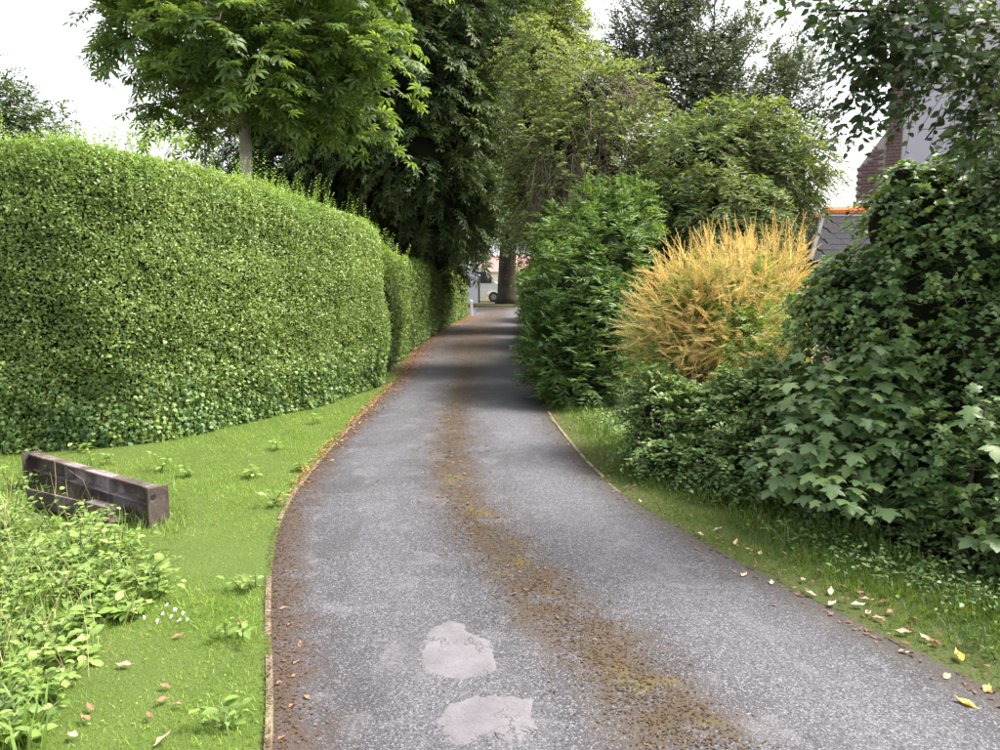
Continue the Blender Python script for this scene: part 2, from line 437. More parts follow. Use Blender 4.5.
def core_part(blobs, root, shrink=.55, name='shaded_inner_mass'):
    """the dense inside of a thicket with its shade put into the colour, so that one cannot see through it"""
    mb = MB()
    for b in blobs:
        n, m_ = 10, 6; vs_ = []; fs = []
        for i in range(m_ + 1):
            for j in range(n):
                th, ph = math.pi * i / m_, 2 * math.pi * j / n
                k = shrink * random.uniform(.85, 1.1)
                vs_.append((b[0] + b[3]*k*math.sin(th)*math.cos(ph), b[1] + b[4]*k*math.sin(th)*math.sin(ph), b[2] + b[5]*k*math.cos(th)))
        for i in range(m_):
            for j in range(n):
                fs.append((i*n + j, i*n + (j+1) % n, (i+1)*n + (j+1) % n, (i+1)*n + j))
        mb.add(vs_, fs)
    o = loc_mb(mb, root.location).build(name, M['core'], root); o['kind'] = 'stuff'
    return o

# ================================================================== THE GROUND
def smooth_edge(pix, extra_front, extra_back):
    pts = [gp(u, v)[:2] for u, v in pix]
    pts = sorted(extra_front + [tuple(p) for p in pts] + extra_back, key=lambda p: p[1])
    ys = np.array([p[1] for p in pts]); xs = np.array([p[0] for p in pts])
    return ys, xs
YS = np.concatenate([np.linspace(-4, 16, 161)[:-1], np.linspace(16, 46, 61)])
def sm(ys, xs):
    g = np.linspace(-6, 50, 561); x = np.interp(g, ys, xs)
    for _ in range(3): x = np.convolve(np.pad(x, 4, mode='edge'), np.ones(9) / 9, 'valid')
    return lambda y: np.interp(y, g, x)
XL = sm(*smooth_edge([(280,746),(274,690),(268,610),(274,540),(284,510),(300,488),(326,454),(354,425),(378,399),(400,377),(419,346),(436,330),(466,318)],
        [(-.4,-6.), (-.42,0.), (-.6,1.6)], [(-1.45,39.), (-1.6,50.)]))
XR = sm(*smooth_edge([(992,686),(920,654),(840,614),(772,582),(680,530),(600,482),(554,425),(542,404),(530,368),(519,340)],
        [(3.,-6.), (2.75,-1.), (2.35,1.6)], [(.75,30.), (1.1,39.), (1.2,50.)]))
HP = np.array([(-9.5, 6.1), (-6.5, 6.45)] + [tuple(gp(u, v)[:2]) for u, v in ((0,452),(70,451),(140,446),(190,436),(245,422),(300,410),(350,397),(398,381))])

def ground_mat():
    m = N('undergrowth_soil'); o = m.obj()
    a = m.noise(3.0, 8, .65, o); b = m.noise(40, 4, .6, o)
    c = m.mix(a, (.035, .03, .016), (.07, .085, .03)); c = m.mix(m.math('MULTIPLY', b, .6), c, (.1, .075, .045))
    return m.done(m.pr(c, .95, 0, m.bump(b, .8, .03), .15))
g = MB().add([(-900,-60,-.02), (900,-60,-.02), (900,1800,-.02), (-900,1800,-.02)], [(0,1,2,3)]).build('ground', ground_mat())
tag(g, 'brown and green soil beyond the hedges and beneath the bushes', 'ground', kind='structure')

def strip(name, fl, fr, ys, z, mat, n=6, crown=0.0, bump=.0):
    V, Fc, UV = [], [], []
    for i, y in enumerate(ys):
        a, b = float(fl(y)), float(fr(y))
        for k in range(n + 1):
            t = k / n
            zz = z + crown * (1 - (2 * t - 1) ** 2) + (bump * math.sin(3.1 * y + 5 * t) * math.sin(2.3 * y + 1.7 * a + 9 * t) if bump else 0)
            V.append((a + (b - a) * t, y, zz)); UV.append((t, y))
    for i in range(len(ys) - 1):
        for k in range(n):
            q = i * (n + 1) + k; Fc.append((q, q + 1, q + n + 2, q + n + 1))
    me = bpy.data.meshes.new(name); me.from_pydata(V, [], Fc); me.materials.append(mat)
    uv = me.uv_layers.new(name='UVMap')
    for l in me.loops: uv.data[l.index].uv = UV[l.vertex_index]
    for p in me.polygons: p.use_smooth = True
    return link(name, me)

def road_mat():
    m = N('weathered_tarmac')
    uv = m.n('ShaderNodeUVMap').outputs[0]; sp = m.n('ShaderNodeSeparateXYZ'); m.l(uv, sp.inputs[0])
    u, v = sp.outputs[0], sp.outputs[1]; o = m.obj()
    big = m.ramp(m.noise(1.3, 7, .65, o), [(.35, 0.0), (.65, 1.0)]); mid = m.noise(5, 6, .65, o); fine = m.noise(70, 3, .7, o); n2 = m.noise(2.4, 6, .7, o, .4)
    chip = m.vor(185, o, 'Color'); chs = m.n('ShaderNodeSeparateColor'); m.l(chip, chs.inputs[0])
    chd = m.vor(185, o, 'Distance')
    c = m.mix(big, (.026, .0255, .0295), (.053, .053, .061))
    c = m.mix(m.math('MULTIPLY', m.ramp(mid, [(.45, 0.0), (.7, 1.0)]), .45), c, (.086, .084, .09))
    # two worn wheel lines, a bluish sheen put into their colour
    du = m.math('ADD', u, m.math('MULTIPLY_ADD', n2, .16, -.08))
    for cu in (.23, .78):
        w = m.sstep(m.math('ABSOLUTE', m.math('SUBTRACT', du, cu)), .17, .02)
        c = m.mix(m.math('MULTIPLY', w, .5), c, (.09, .093, .11))
    # stone chips showing in the surface
    c = m.mix(m.math('MULTIPLY', m.sstep(chs.outputs[0], .64, .95), .85), c, (.165, .168, .195))
    c = m.mix(m.math('MULTIPLY', m.sstep(chs.outputs[1], .5, .85), .85), c, (.018, .017, .018))
    # damp stains and hairline cracks
    st = m.ramp(m.noise(.7, 8, .72, o, .8), [(.5, 0.0), (.62, 1.0)])
    c = m.mix(m.math('MULTIPLY', st, .42), c, (.026, .024, .025))
    lt = m.ramp(m.noise(3.3, 7, .75, o, .5), [(.54, 0.0), (.66, 1.0)])
    c = m.mix(m.math('MULTIPLY', lt, .4), c, (.14, .135, .145))
    # moss and leaf mould along the crown
    d0 = m.math('ABSOLUTE', m.math('SUBTRACT', m.math('ADD', u, m.math('MULTIPLY_ADD', n2, .22, -.11)), .5))
    wid = m.sstep(d0, .125, .02)
    brk = m.math('MULTIPLY', wid, m.ramp(m.math('ADD', m.math('MULTIPLY', mid, .55), m.math('MULTIPLY', fine, .45)), [(.42, 0.0), (.53, 1.0)]), clamp=True)
    far = m.sstep(v, 8, 20)
    brk = m.math('MAXIMUM', brk, m.math('MULTIPLY', m.math('MULTIPLY', m.sstep(d0, .46, .1), far), m.ramp(mid, [(.3, .45), (.6, 1.0)])))
    mould = m.mix(fine, (.02, .014, .008), (.065, .042, .023))
    c = m.mix(m.math('MULTIPLY', brk, .95), c, mould)
    gm = m.math('MULTIPLY', m.sstep(d0, .075, .01), m.ramp(m.noise(3.2, 3, .5, o), [(.55, 0.0), (.65, 1.0)]))
    gm = m.math('MULTIPLY', gm, m.ramp(fine, [(.42, .0), (.5, 1.0)]))
    c = m.mix(m.math('MULTIPLY', gm, m.sstep(v, 9, 4)), c, m.mix(fine, (.05, .036, .006), (.115, .1, .016)))
    # soil washed over the left edge; the right edge darkened
    le = m.sstep(m.math('ADD', u, m.math('MULTIPLY_ADD', mid, .22, -.11)), .11, .0)
    c = m.mix(m.math('MULTIPLY', le, .85), c, m.mix(fine, (.022, .014, .01), (.07, .045, .032)))
    re_ = m.sstep(m.math('ADD', u, m.math('MULTIPLY_ADD', mid, .09, -.045)), .9, 1.0)
    c = m.mix(m.math('MULTIPLY', re_, .75), c, m.mix(fine, (.018, .015, .012), (.05, .04, .028)))
    h = m.math('ADD', m.math('MULTIPLY', m.math('SUBTRACT', 1.0, chd), .5), m.math('MULTIPLY', fine, .6))
    return m.done(m.pr(c, .78, 0, m.bump(h, .55, .006), .35))
road = strip('drive', XL, XR, YS, .004, road_mat(), 12, .03)
tag(road, 'narrow worn tarmac drive with a mossy brown strip down its middle', 'driveway', kind='structure')

def lawn_mat(name, a, b, c_):
    m = N(name); o = m.obj()
    n1 = m.noise(1.6, 6, .6, o); n2 = m.noise(60, 3, .7, o)
    c = m.mix(n1, a, b); c = m.mix(m.math('MULTIPLY', n2, .55), c, c_)
    return m.done(m.pr(c, .9, 0, m.bump(n2, .8, .02), .2))
YL = np.linspace(-4, 13.2, 120)
def hedge_x(y): return np.interp(y, HP[:, 1], HP[:, 0])
lawn = strip('lawn', lambda y: (-12.0 if y < 6.2 else hedge_x(y) - .5), lambda y: XL(y) + .0, YL, .0, lawn_mat('lawn_soil', (.05, .085, .015), (.09, .14, .025), (.045, .05, .018)), 24, 0, .008)
tag(lawn, 'mown green lawn between the clipped hedge and the drive', 'lawn', kind='structure')
YV = np.linspace(-4, 30, 180)
def VW(y): return np.interp(y, [-4, 2, 3, 4, 5, 6, 8, 9.5, 12, 30], [.9, .9, .85, .8, .8, .75, .6, .45, .4, .4])
verge = strip('verge', lambda y: XR(y), lambda y: XR(y) + VW(y) + .4, YV, .0, lawn_mat('verge_soil', (.04, .06, .015), (.06, .09, .02), (.05, .045, .02)), 6, 0, .006)
tag(verge, 'narrow grassy verge between the drive and the shrubs', 'verge', kind='structure')
def lane_mat():
    m = N('lane_tarmac'); o = m.obj()
    c = m.mix(m.noise(1.2, 6, .6, o), (.1, .085, .08), (.15, .13, .12))
    return m.done(m.pr(c, .85))
lane = MB().add([(-30, 37.5, .012), (30, 37.5, .012), (30, 44.6, .012), (-30, 44.6, .012)], [(0,1,2,3)]).build('lane', lane_mat())
tag(lane, 'sunlit lane crossing the far end of the drive', 'road', kind='structure')
bk = MB()
bk.extr([(44.6, -.05), (44.75, .13), (45.2, .2), (58, .2), (58, -.05)], 0, -30, 30)
bk = bk.build('bank', ground_mat()); tag(bk, 'low earth bank along the far side of the lane', 'bank', kind='structure')

# repair patches in the tarmac
def patch_mat():
    m = N('smooth_mortar'); o = m.obj()
    a = m.noise(7, 7, .65, o); f = m.noise(120, 3, .7, o); chip = m.n('ShaderNodeSeparateColor'); m.l(m.vor(185, o, 'Color'), chip.inputs[0])
    c = m.mix(m.ramp(a, [(.3, 0.0), (.7, 1.0)]), (.092, .088, .098), (.136, .132, .145))
    c = m.mix(m.math('MULTIPLY', m.sstep(chip.outputs[0], .6, .95), .35), c, (.06, .056, .06))
    w = m.n('ShaderNodeTexVoronoi', feature='DISTANCE_TO_EDGE'); w.inputs['Scale'].default_value = 7
    wv = m.n('ShaderNodeMix', data_type='VECTOR'); wv.inputs[0].default_value = .12; m.l(o, wv.inputs[4]); nz = m.n('ShaderNodeTexNoise'); nz.inputs['Scale'].default_value = 9; m.l(nz.outputs[1], wv.inputs[5]); m.l(wv.outputs[1], w.inputs['Vector'])
    cr = m.math('MULTIPLY', m.sstep(w.outputs[0], .03, .0), m.ramp(m.noise(4, 2, .5, o), [(.5, 0.0), (.6, 1.0)]))
    c = m.mix(m.math('MULTIPLY', cr, .8), c, (.04, .036, .036))
    h = m.math('SUBTRACT', m.math('ADD', a, m.math('MULTIPLY', f, .3)), m.math('MULTIPLY', cr, .8))
    return m.done(m.pr(c, .85, 0, m.bump(h, .6, .01), .3))
M['patch'] = patch_mat()
def patch(outline, label):
    pts = [gp(350 + x * .3, 550 + y * .3, .03)[:2] for x, y in outline]
    ref = []
    for i in range(len(pts)):
        a, b = pts[i], pts[(i + 1) % len(pts)]
        for k in range(6):
            ref.append(a + (b - a) * k / 6 + rng.normal(size=2) * .006)
    c = sum(ref) / len(ref)
    def zr(p):
        a, b = XL(p[1]), XR(p[1]); t = (p[0] - a) / (b - a); return .004 + .03 * (1 - (2 * t - 1) ** 2)
    n = len(ref); V = []
    for s, dz in ((1.05, -.003), (.97, .0022), (.84, .0042)):
        V += [(*(c + (p - c) * s), zr(p) + dz) for p in ref]
    V.append((*c, zr(c) + .005))
    Fc = [(k * n + i, k * n + (i + 1) % n, (k + 1) * n + (i + 1) % n, (k + 1) * n + i) for k in range(2) for i in range(n)]
    Fc += [(2 * n + i, 2 * n + (i + 1) % n, 3 * n) for i in range(n)]
    o = MB().add(V, Fc).build('repair_patch', M['patch'])
    tag(o, label, 'patch', 'smooth repair patches in the tarmac', 'structure')
patch([(235,310),(250,285),(270,262),(330,235),(375,245),(385,268),(420,290),(465,300),(475,345),(490,395),(440,415),(365,432),(310,415),(240,400)],
      'pale rounded repair patch in the tarmac, the farther of two')
patch([(290,570),(330,515),(400,490),(470,486),(540,490),(610,495),(604,545),(620,600),(580,605),(570,635),(520,640),(490,620),(440,625),(400,645),(345,655),(325,625)],
      'pale oblong repair patch in the tarmac, the nearer of two')

# timber edging along both sides of the drive: separate boards
def edge_mat():
    m = N('old_edging'); o = m.obj()
    a = m.noise(6, 6, .65, o)
    c = m.mix(m.ramp(a, [(.35, 0.0), (.65, 1.0)]), (.08, .065, .045), (.22, .18, .125))
    return m.done(m.pr(c, .9, 0, m.bump(a, .5, .01), .2))
M['edge'] = edge_mat()
def edging(fx, ya, yb, label, side):
    root = thing('lawn_edging', label, 'edging', (float(fx(ya)), ya, 0))
    y = ya
    while y < yb - .2:
        L = random.uniform(.85, 1.25); y1 = min(y + L, yb)
        n = 5; vs_ = []; fs = []; dz = random.uniform(-.016, .003); dx = random.uniform(-.008, .008)
        for i in range(n + 1):
            yy = y + .006 + (y1 - y - .012) * i / n; x = float(fx(yy)) + side * .018 + dx
            zt = .012 + dz + random.uniform(-.004, .004)
            vs_ += [(x - .016, yy, -.03), (x + .016, yy, -.03), (x + .014, yy, zt), (x - .014, yy, zt)]
        for i in range(n):
            for k in range(4): fs.append((i*4 + k, i*4 + (k+1) % 4, i*4 + 4 + (k+1) % 4, i*4 + 4 + k))
        fs += [(3,2,1,0), (n*4, n*4+1, n*4+2, n*4+3)]
        loc_mb(MB().add(vs_, fs), root.location).build('board', M['edge'], root)
        y = y1
edging(XL, 2.0, 11.6, 'weathered timber edging between lawn and drive', -1)
edging(XR, 5.0, 9.2, 'weathered timber edging between the shrub verge and drive', 1)

# ================================================================== CLIPPED HEDGE
def hedge(name, label, path, heights, thick, n_leaf, size, n_new, n_ivy, mats, taper=0.12, round_end=True):
    path = np.array(path, float)
    seg = np.linalg.norm(np.diff(path, axis=0), axis=1); cs = np.concatenate([[0], np.cumsum(seg)]); Ltot = cs[-1]
    g = np.linspace(0, Ltot, 200)
    X = np.interp(g, cs, path[:, 0]); Y = np.interp(g, cs, path[:, 1])
    for _ in range(2):
        X = np.convolve(np.pad(X, 6, mode='reflect', reflect_type='odd'), np.ones(13) / 13, 'valid'); Y = np.convolve(np.pad(Y, 6, mode='reflect', reflect_type='odd'), np.ones(13) / 13, 'valid')
    H = np.interp(g, np.linspace(0, Ltot, len(heights)), heights)
    tx, ty = np.gradient(X), np.gradient(Y); q = np.hypot(tx, ty); tx /= q; ty /= q
    nx, ny = ty, -tx                                                  # towards the drive
    root = thing(name, label, 'hedge', (X[100], Y[100], 0))
    R = .3
    def surf(s, a, off):
        """s along the hedge, a 0..1 up the front, over the top and down the back"""
        i = np.clip(s / Ltot * 199, 0, 199); f = lambda A: np.interp(i, np.arange(200), A)
        h = f(H); per = 2 * h + thick
        d = a * per
        front = d < h; top = (d >= h) & (d < h + thick)
        z = np.where(front, d, np.where(top, h, 2 * h + thick - d))
        dep = np.where(front, 0, np.where(top, d - h, thick))
        # rounded shoulders and a slight lean and bulge
        sh = np.clip((z - (h - R)) / R, 0, 1)
        mid_ = thick / 2
        pull = 1 - .30 * (1 - np.sqrt(np.maximum(0, 1 - sh ** 2))) * (1 - 2 * np.abs(dep - mid_) / thick * 0)
        dd = mid_ + (dep - mid_) * pull + np.where(front, taper * (z / h) ** 1.5 - .1 * np.sin(math.pi * z / h), 0)
        f0 = mid_ * .3 + taper; b0 = thick - mid_ * .3
        dd = np.where(top, f0 + (b0 - f0) * dep / thick, dd)
        ends = np.minimum(np.clip((Ltot - s) / .8, 0, 1), 1) if round_end else 1.0
        endp = (1 - np.sqrt(np.maximum(0, 1 - (1 - ends) ** 2))) if round_end else 0
        dd = mid_ + (dd - mid_) * (1 - .9 * endp); z = z * (1 - .16 * endp)
        px_, py_ = f(X) - f(nx) * dd, f(Y) - f(ny) * dd
        nrm = np.stack([np.where(front, f(nx), np.where(top, 0, -f(nx))), np.where(front, f(ny), np.where(top, 0, -f(ny))), np.where(top, 1.0, .12 + .6 * sh)], 1)
        nrm[:, 0] += endp * f(tx); nrm[:, 1] += endp * f(ty)
        nrm = unit(nrm); P = np.stack([px_, py_, z], 1)
        P = P + nrm * (.05 * vnoise(P, 1.2, 3) + .055 * vnoise(P, 2.4, 4) + .035 * vnoise(P, 6.5, 9) + off)[:, None]
        return P, nrm, h
    # inner twig mass, the shade between twigs put into its colour
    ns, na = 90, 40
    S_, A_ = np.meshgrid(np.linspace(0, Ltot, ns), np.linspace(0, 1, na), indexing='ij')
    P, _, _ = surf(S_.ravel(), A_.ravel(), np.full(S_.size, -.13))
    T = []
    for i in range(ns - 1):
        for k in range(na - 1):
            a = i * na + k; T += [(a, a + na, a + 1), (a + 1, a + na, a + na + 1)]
    o = link('shaded_inner_mass', mesh_np('shaded_inner_mass', P - np.array(root.location), T, M['core']), root); o['kind'] = 'stuff'
    # leaves: nearly all on the front and the top
    def pick(n, amax=.62):
        return rng.uniform(0, Ltot, n), rng.uniform(0, amax, n)
    s, a = pick(n_leaf); off = -.15 * rng.random(n_leaf) ** 2.4 + .022 * rng.normal(size=n_leaf)
    P, nr, h = surf(s, a, off)
    hol = vnoise(P, 2.6, 21) + .5 * vnoise(P, 7, 22)
    keep = (hol > -1.0) | ((off < -.1) & (rng.random(n_leaf) < .5))
    P, nr, hol = P[keep], nr[keep], hol[keep]; n = len(P)
    tone = np.clip(.5 + .34 * rng.normal(size=n) * .8 + .16 * vnoise(P, 1.1, 23) + .1 * vnoise(P, 3.2, 24), .01, 1)
    D = nr * .35 + np.array([0, 0, .55]) + rv(n) * .9
    Nn = nr * 1.0 + np.array([0, 0, .35]) + rv(n) * .65
    Leaves(P, D, Nn, size * rng.uniform(.6, 1.4, n), tone).part('foliage', 'diamond', mats[0], root)
    # clipped twig ends poking out of the face
    nt = n_leaf // 300; s, a = pick(nt); P, nr, _ = surf(s, a, np.full(nt, -.1))
    twigs_part((P, P + unit(nr + np.array([0, 0, .4]) + rv(nt) * .6) * rng.uniform(.08, .17, (nt, 1))), .0025, M['twig'], root, 'clipped_twigs')
    # unclipped new growth on the top
    s = rng.uniform(0, Ltot, n_new); hh = np.interp(s / Ltot * 199, np.arange(200), H)
    down = rng.random(n_new) < .45
    a = np.where(down, hh - np.minimum(rng.exponential(.22, n_new), 1.2), hh - .05 + rng.random(n_new) * thick * .9) / (2 * hh + thick)
    P, nr, _ = surf(s, a, np.full(n_new, -.05))
    kk = vnoise(P, 1.3, 33) > -.75; P, nr = P[kk], nr[kk]; nr0 = P
    lv, ends = sprays(P, nr, .11 + .07 * np.clip(vnoise(P, 1.7, 34), -.8, 1), 9, size * 1.05, out=.4, up=1.0, rand=.5, droop=.0, flat=.5, taper=.3)
    lv.part('new_shoots', 'diamond', mats[1], root)
    kk = (vnoise(P, .9, 35) > .0) & (rng.random(len(P)) < .1)
    if kk.any():
        lv, ends = sprays(P[kk], nr[kk], .4, 18, size * 1.2, out=.25, up=1.1, rand=.4, droop=.0, flat=.5, taper=.4)
        lv.part('tall_shoots', 'diamond', mats[1], root)
    # ivy climbing through the foot
    if n_ivy:
        s = rng.uniform(0, Ltot, n_ivy); hh = np.interp(s / Ltot * 199, np.arange(200), H)
        z = np.abs(rng.normal(size=n_ivy)) * .4
        P, nr, _ = surf(s, z / (2 * hh + thick), rng.uniform(-.05, .06, n_ivy))
        kk = vnoise(P * np.array([1, 1, .6]), 2.1, 50) + .6 * vnoise(P, 5.5, 51) - z * .9 > -.75; P, nr = P[kk], nr[kk]
        Leaves(P, np.array([0, 0, -.7]) + rv(len(P)) * .7, nr + np.array([0, 0, .5]) + rv(len(P)) * .5, rng.uniform(.03, .06, len(P))).part('ivy', 'ivy_simple', M['ivy'], root)
    return root
hroot = hedge('clipped_hedge', 'tall clipped privet hedge with ivy at its foot beside the lawn', HP, [2.7, 2.7, 2.74, 2.88, 2.9, 2.8, 2.68, 2.58, 2.3], 1.3, 310000, .034, 6500, 12000, (M['privet'], M['privet_new']))
P = np.array([at(rng.uniform(45, 195), 150, rng.uniform(7.5, 8.1)) for _ in range(70)])
lv, ends = sprays(P, np.tile([[0, 0, 1.0]], (70, 1)), .26, 14, .042, out=.5, up=1.0, rand=.5, droop=.0, flat=.4, taper=.4)
lv.part('tall_shoots', 'hex', M['privet_new'], hroot); twigs_part(ends, .002, M['stem'], hroot)
HP2 = [(-1.95, 13.0), (-2.1, 17), (-2.0, 21), (-1.75, 27), (-1.5, 33.5)]
hedge('ivy_hedge', 'lower shaggy ivy hedge continuing along the drive beyond the clipped hedge', HP2, [2.1, 2.1, 2.15, 2.1, 1.9], 1.2, 45000, .07, 2500, 5000, (M['round'], M['privet_new']), .05)

# ================================================================== TREES ON THE LEFT
def tree(name, label, cat, base, trunk, blobs, n_twig, L, K, shape, size, mat, bark_='bark', singles=0, group=None, core=0.0,
         depth=.45, lump=.22, freq=1.0, gap=-.55, seed=1, limb_r=.09, leafname='leaf', tw=.006, **kw):
    root = thing(name, label, cat, base, group)
    mb = MB()
    if trunk:
        pts, rads = trunk
        mb.tube(pts, rads, 12, lump=.12)
        limbs(mb, pts[-1] if len(pts) < 4 else pts[-2], blobs, limb_r)
        loc_mb(mb, root.location).build('trunk', M[bark_], root, smooth=True)
    P, Nn = blob_points(blobs, n_twig, depth, lump, freq, gap, seed)
    lv, ends = sprays(P, Nn, L, K, size, **kw)
    if singles: lv.singles(leafname, shape, mat, root, singles, 'crown')
    else: lv.part('crown', shape, mat, root)
    twigs_part(ends, tw, M['twig'], root)
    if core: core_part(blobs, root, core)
    return root, blobs

# horse chestnut behind the clipped hedge
CD = 12.0
tb = at(247, 170, CD); tb = np.array([tb[0], CD, 0])
tops = [at(247, 175, CD), at(244, 110, CD), at(240, 30, CD), at(240, -90, CD)]
cb = [pb(175, 55, CD - .3, 55, 48), pb(235, 60, CD - .8, 70, 55), pb(300, 35, CD - .4, 75, 55), pb(150, -20, CD, 60, 50), pb(230, -50, CD, 110, 70),
      pb(355, 60, CD - .2, 55, 40), pb(340, -30, CD, 80, 60), pb(285, 95, CD - .6, 30, 28), pb(195, 105, CD + .3, 45, 34), pb(140, 25, CD, 42, 40), pb(215, 20, CD - 1, 50, 40), pb(390, 95, CD + .3, 30, 22), pb(310, 105, CD + .2, 50, 30), pb(185, 125, CD + .8, 30, 20), pb(340, 120, CD + .8, 40, 22)]
tree('horse_chestnut_tree', 'bright green broad-leaved tree with slim pale trunk behind the clipped hedge', 'tree', tb,
     ([tb, tops[0], tops[1], tops[2], tops[3]], [.13, .095, .085, .07, .04]), cb, 900, .5, 6, 'palm', .25, M['chest'], 'bark_pale',
     singles=300, depth=.85, lump=.3, freq=1.5, gap=-.45, seed=3, limb_r=.05, out=.6, up=.15, rand=.6, droop=.45, flat=.75)

# big dark tree over the drive
DD = 20.0
tb = np.array([-4.2, DD + 2, 0])
db = [pb(472, 185, DD + 2, 34, 46), pb(495, 140, DD + 4, 30, 50), pb(462, 242, DD + 4, 24, 16), pb(500, 205, DD + 6, 22, 26), pb(330, 40, DD, 80, 70), pb(400, 60, DD - 1, 75, 65), pb(440, 20, DD, 80, 70), pb(370, 130, DD + .5, 70, 50), pb(420, 150, DD - .5, 60, 48), pb(330, 150, DD + 1, 70, 50),
      pb(455, 110, DD, 55, 60), pb(440, 205, DD + 1, 48, 42), pb(385, 215, DD + 2, 60, 45), pb(330, 215, DD + 2.5, 70, 50), pb(400, -50, DD, 130, 70), pb(490, 60, DD + 2, 45, 70), pb(430, 255, DD + 3, 38, 28),
      pb(270, 120, DD + 2, 60, 60), pb(270, 190, DD + 2, 60, 40)]
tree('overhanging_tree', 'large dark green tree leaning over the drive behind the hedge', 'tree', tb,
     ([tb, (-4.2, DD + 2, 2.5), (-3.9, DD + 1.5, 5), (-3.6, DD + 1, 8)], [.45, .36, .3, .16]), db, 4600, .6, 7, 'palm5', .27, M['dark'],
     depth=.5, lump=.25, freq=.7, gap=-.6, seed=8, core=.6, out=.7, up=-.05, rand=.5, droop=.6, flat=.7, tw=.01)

# the tree whose trunk stands at the end of the drive
BD = 46.0
tb = np.array([px(7, BD), BD, .15])
bb = [pb(500, 222, BD - 6, 28, 17), pb(517, 205, BD - 6, 22, 28), pb(500, 90, BD - 3, 60, 70), pb(480, 180, BD - 4, 40, 38), pb(535, 160, BD - 2, 45, 50), pb(470, 20, BD, 70, 80), pb(545, 60, BD + 1, 50, 70), pb(500, -60, BD, 100, 80), pb(478, 215, BD - 6, 22, 22), pb(522, 195, BD - 3, 26, 22), pb(505, 212, BD - 5, 26, 20), pb(480, 238, BD - 7, 18, 16), pb(455, 235, BD - 7, 26, 20)]
root = tree('lane_tree', 'big tree with thick dark trunk standing at the far end of the drive', 'tree', tb,
     ([tb, tb + (0, 0, .5), tb + (0, 0, 2.2), tb + (.1, 0, 5), tb + (.1, 0, 9)], [.8, .62, .54, .48, .3]), bb, 2000, 1.1, 7, 'palm5', .58, M['dark'],
     depth=.5, lump=.25, freq=.4, gap=-.6, seed=12, limb_r=.25, core=.55, out=.7, up=-.1, rand=.5, droop=.5, flat=.7, tw=.02)

# dim tree at the far left
FD = 15.0
tb = np.array([at(-5, 100, FD)[0], FD, 0])
fb = [pb(10, 115, FD, 45, 28), pb(-35, 95, FD, 50, 40), pb(30, 135, FD, 40, 20), pb(-10, 140, FD, 60, 30)]
tree('distant_tree', 'small dim tree showing above the hedge at the left edge', 'tree', tb, ([tb, tb + (0, 0, 2), tb + (0, 0, 3.5)], [.14, .11, .06]), fb, 900, .4, 9, 'hex', .1, M['dark'],
     depth=.6, lump=.3, freq=1.6, gap=-.4, seed=15, limb_r=.04)

# ================================================================== TREES AND SHRUBS ON THE RIGHT
HZ = 25.0
tb = np.array([2.4, HZ + 1, 0])
hb = [pb(548, 60, HZ, 40, 60), pb(545, 140, HZ - 1, 40, 50), pb(575, 130, HZ, 40, 45), pb(540, -20, HZ, 40, 50), pb(540, 205, HZ - 2, 28, 40)]
tree('sunlit_tree', 'hazy yellow-green tree rising beyond the shrubs right of the drive', 'tree', tb, ([tb, (2.3, HZ, 3), (2.2, HZ, 6.5), (2.1, HZ, 9)], [.3, .22, .16, .06]), hb, 2600, .6, 10, 'diamond', .15, M['haze'],
     depth=.6, lump=.3, freq=.9, gap=-.5, seed=21, limb_r=.08, droop=.5, tw=.008, core=.25)

VD = 13.5
tb = np.array([1.6, VD, 0])
vb = [pb(530, 120, VD + .4, 26, 50), pb(640, 150, VD + .3, 34, 45), pb(522, 190, VD + .4, 18, 45), pb(650, 205, VD + .2, 34, 50), pb(535, 60, VD + .8, 28, 40), pb(590, 95, VD, 55, 45), pb(560, 150, VD - .5, 40, 50), pb(610, 150, VD - .3, 45, 50), pb(575, 215, VD - .8, 45, 45), pb(625, 95, VD + .4, 32, 32), pb(620, 215, VD, 40, 50), pb(545, 225, VD, 25, 40), pb(600, 290, VD, 60, 60)]
root, _ = tree('vine_draped_tree', 'shrubby tree draped with dead brown vines beside the drive', 'tree', tb, ([tb, (1.6, VD, 1.5), (1.7, VD, 3), (1.8, VD, 4.4)], [.16, .13, .1, .04]), vb, 4000, .36, 11, 'diamond', .085, M['greyg'],
     depth=.6, lump=.4, freq=1.6, gap=-.45, seed=24, limb_r=.045, droop=.5, core=.3)
def vines(u, v, Y, du, dv, n, hang, sz=.006):
    c = np.array([at(u + rng.uniform(-du, du), v + rng.uniform(-dv, dv), Y - .75 + rng.uniform(-.25, .25)) for _ in range(n)])
    e = c + rng.normal(size=(n, 3)) * np.array([.28, .12, .12]) - np.array([0, 0, 1.0]) * hang * rng.uniform(.4, 1.3, (n, 1))
    return c, e
va = [vines(560, 175, VD - .3, 26, 22, 150, .6), vines(600, 150, VD - .2, 40, 40, 160, .45), vines(600, 80, VD, 28, 14, 50, .3), vines(640, 90, VD + .1, 18, 14, 60, .3), vines(575, 190, VD - .3, 20, 16, 90, .6)]
o = twigs_part((np.concatenate([a for a, b in va]), np.concatenate([b for a, b in va])), .006, M['dead'], root, 'dead_vines')

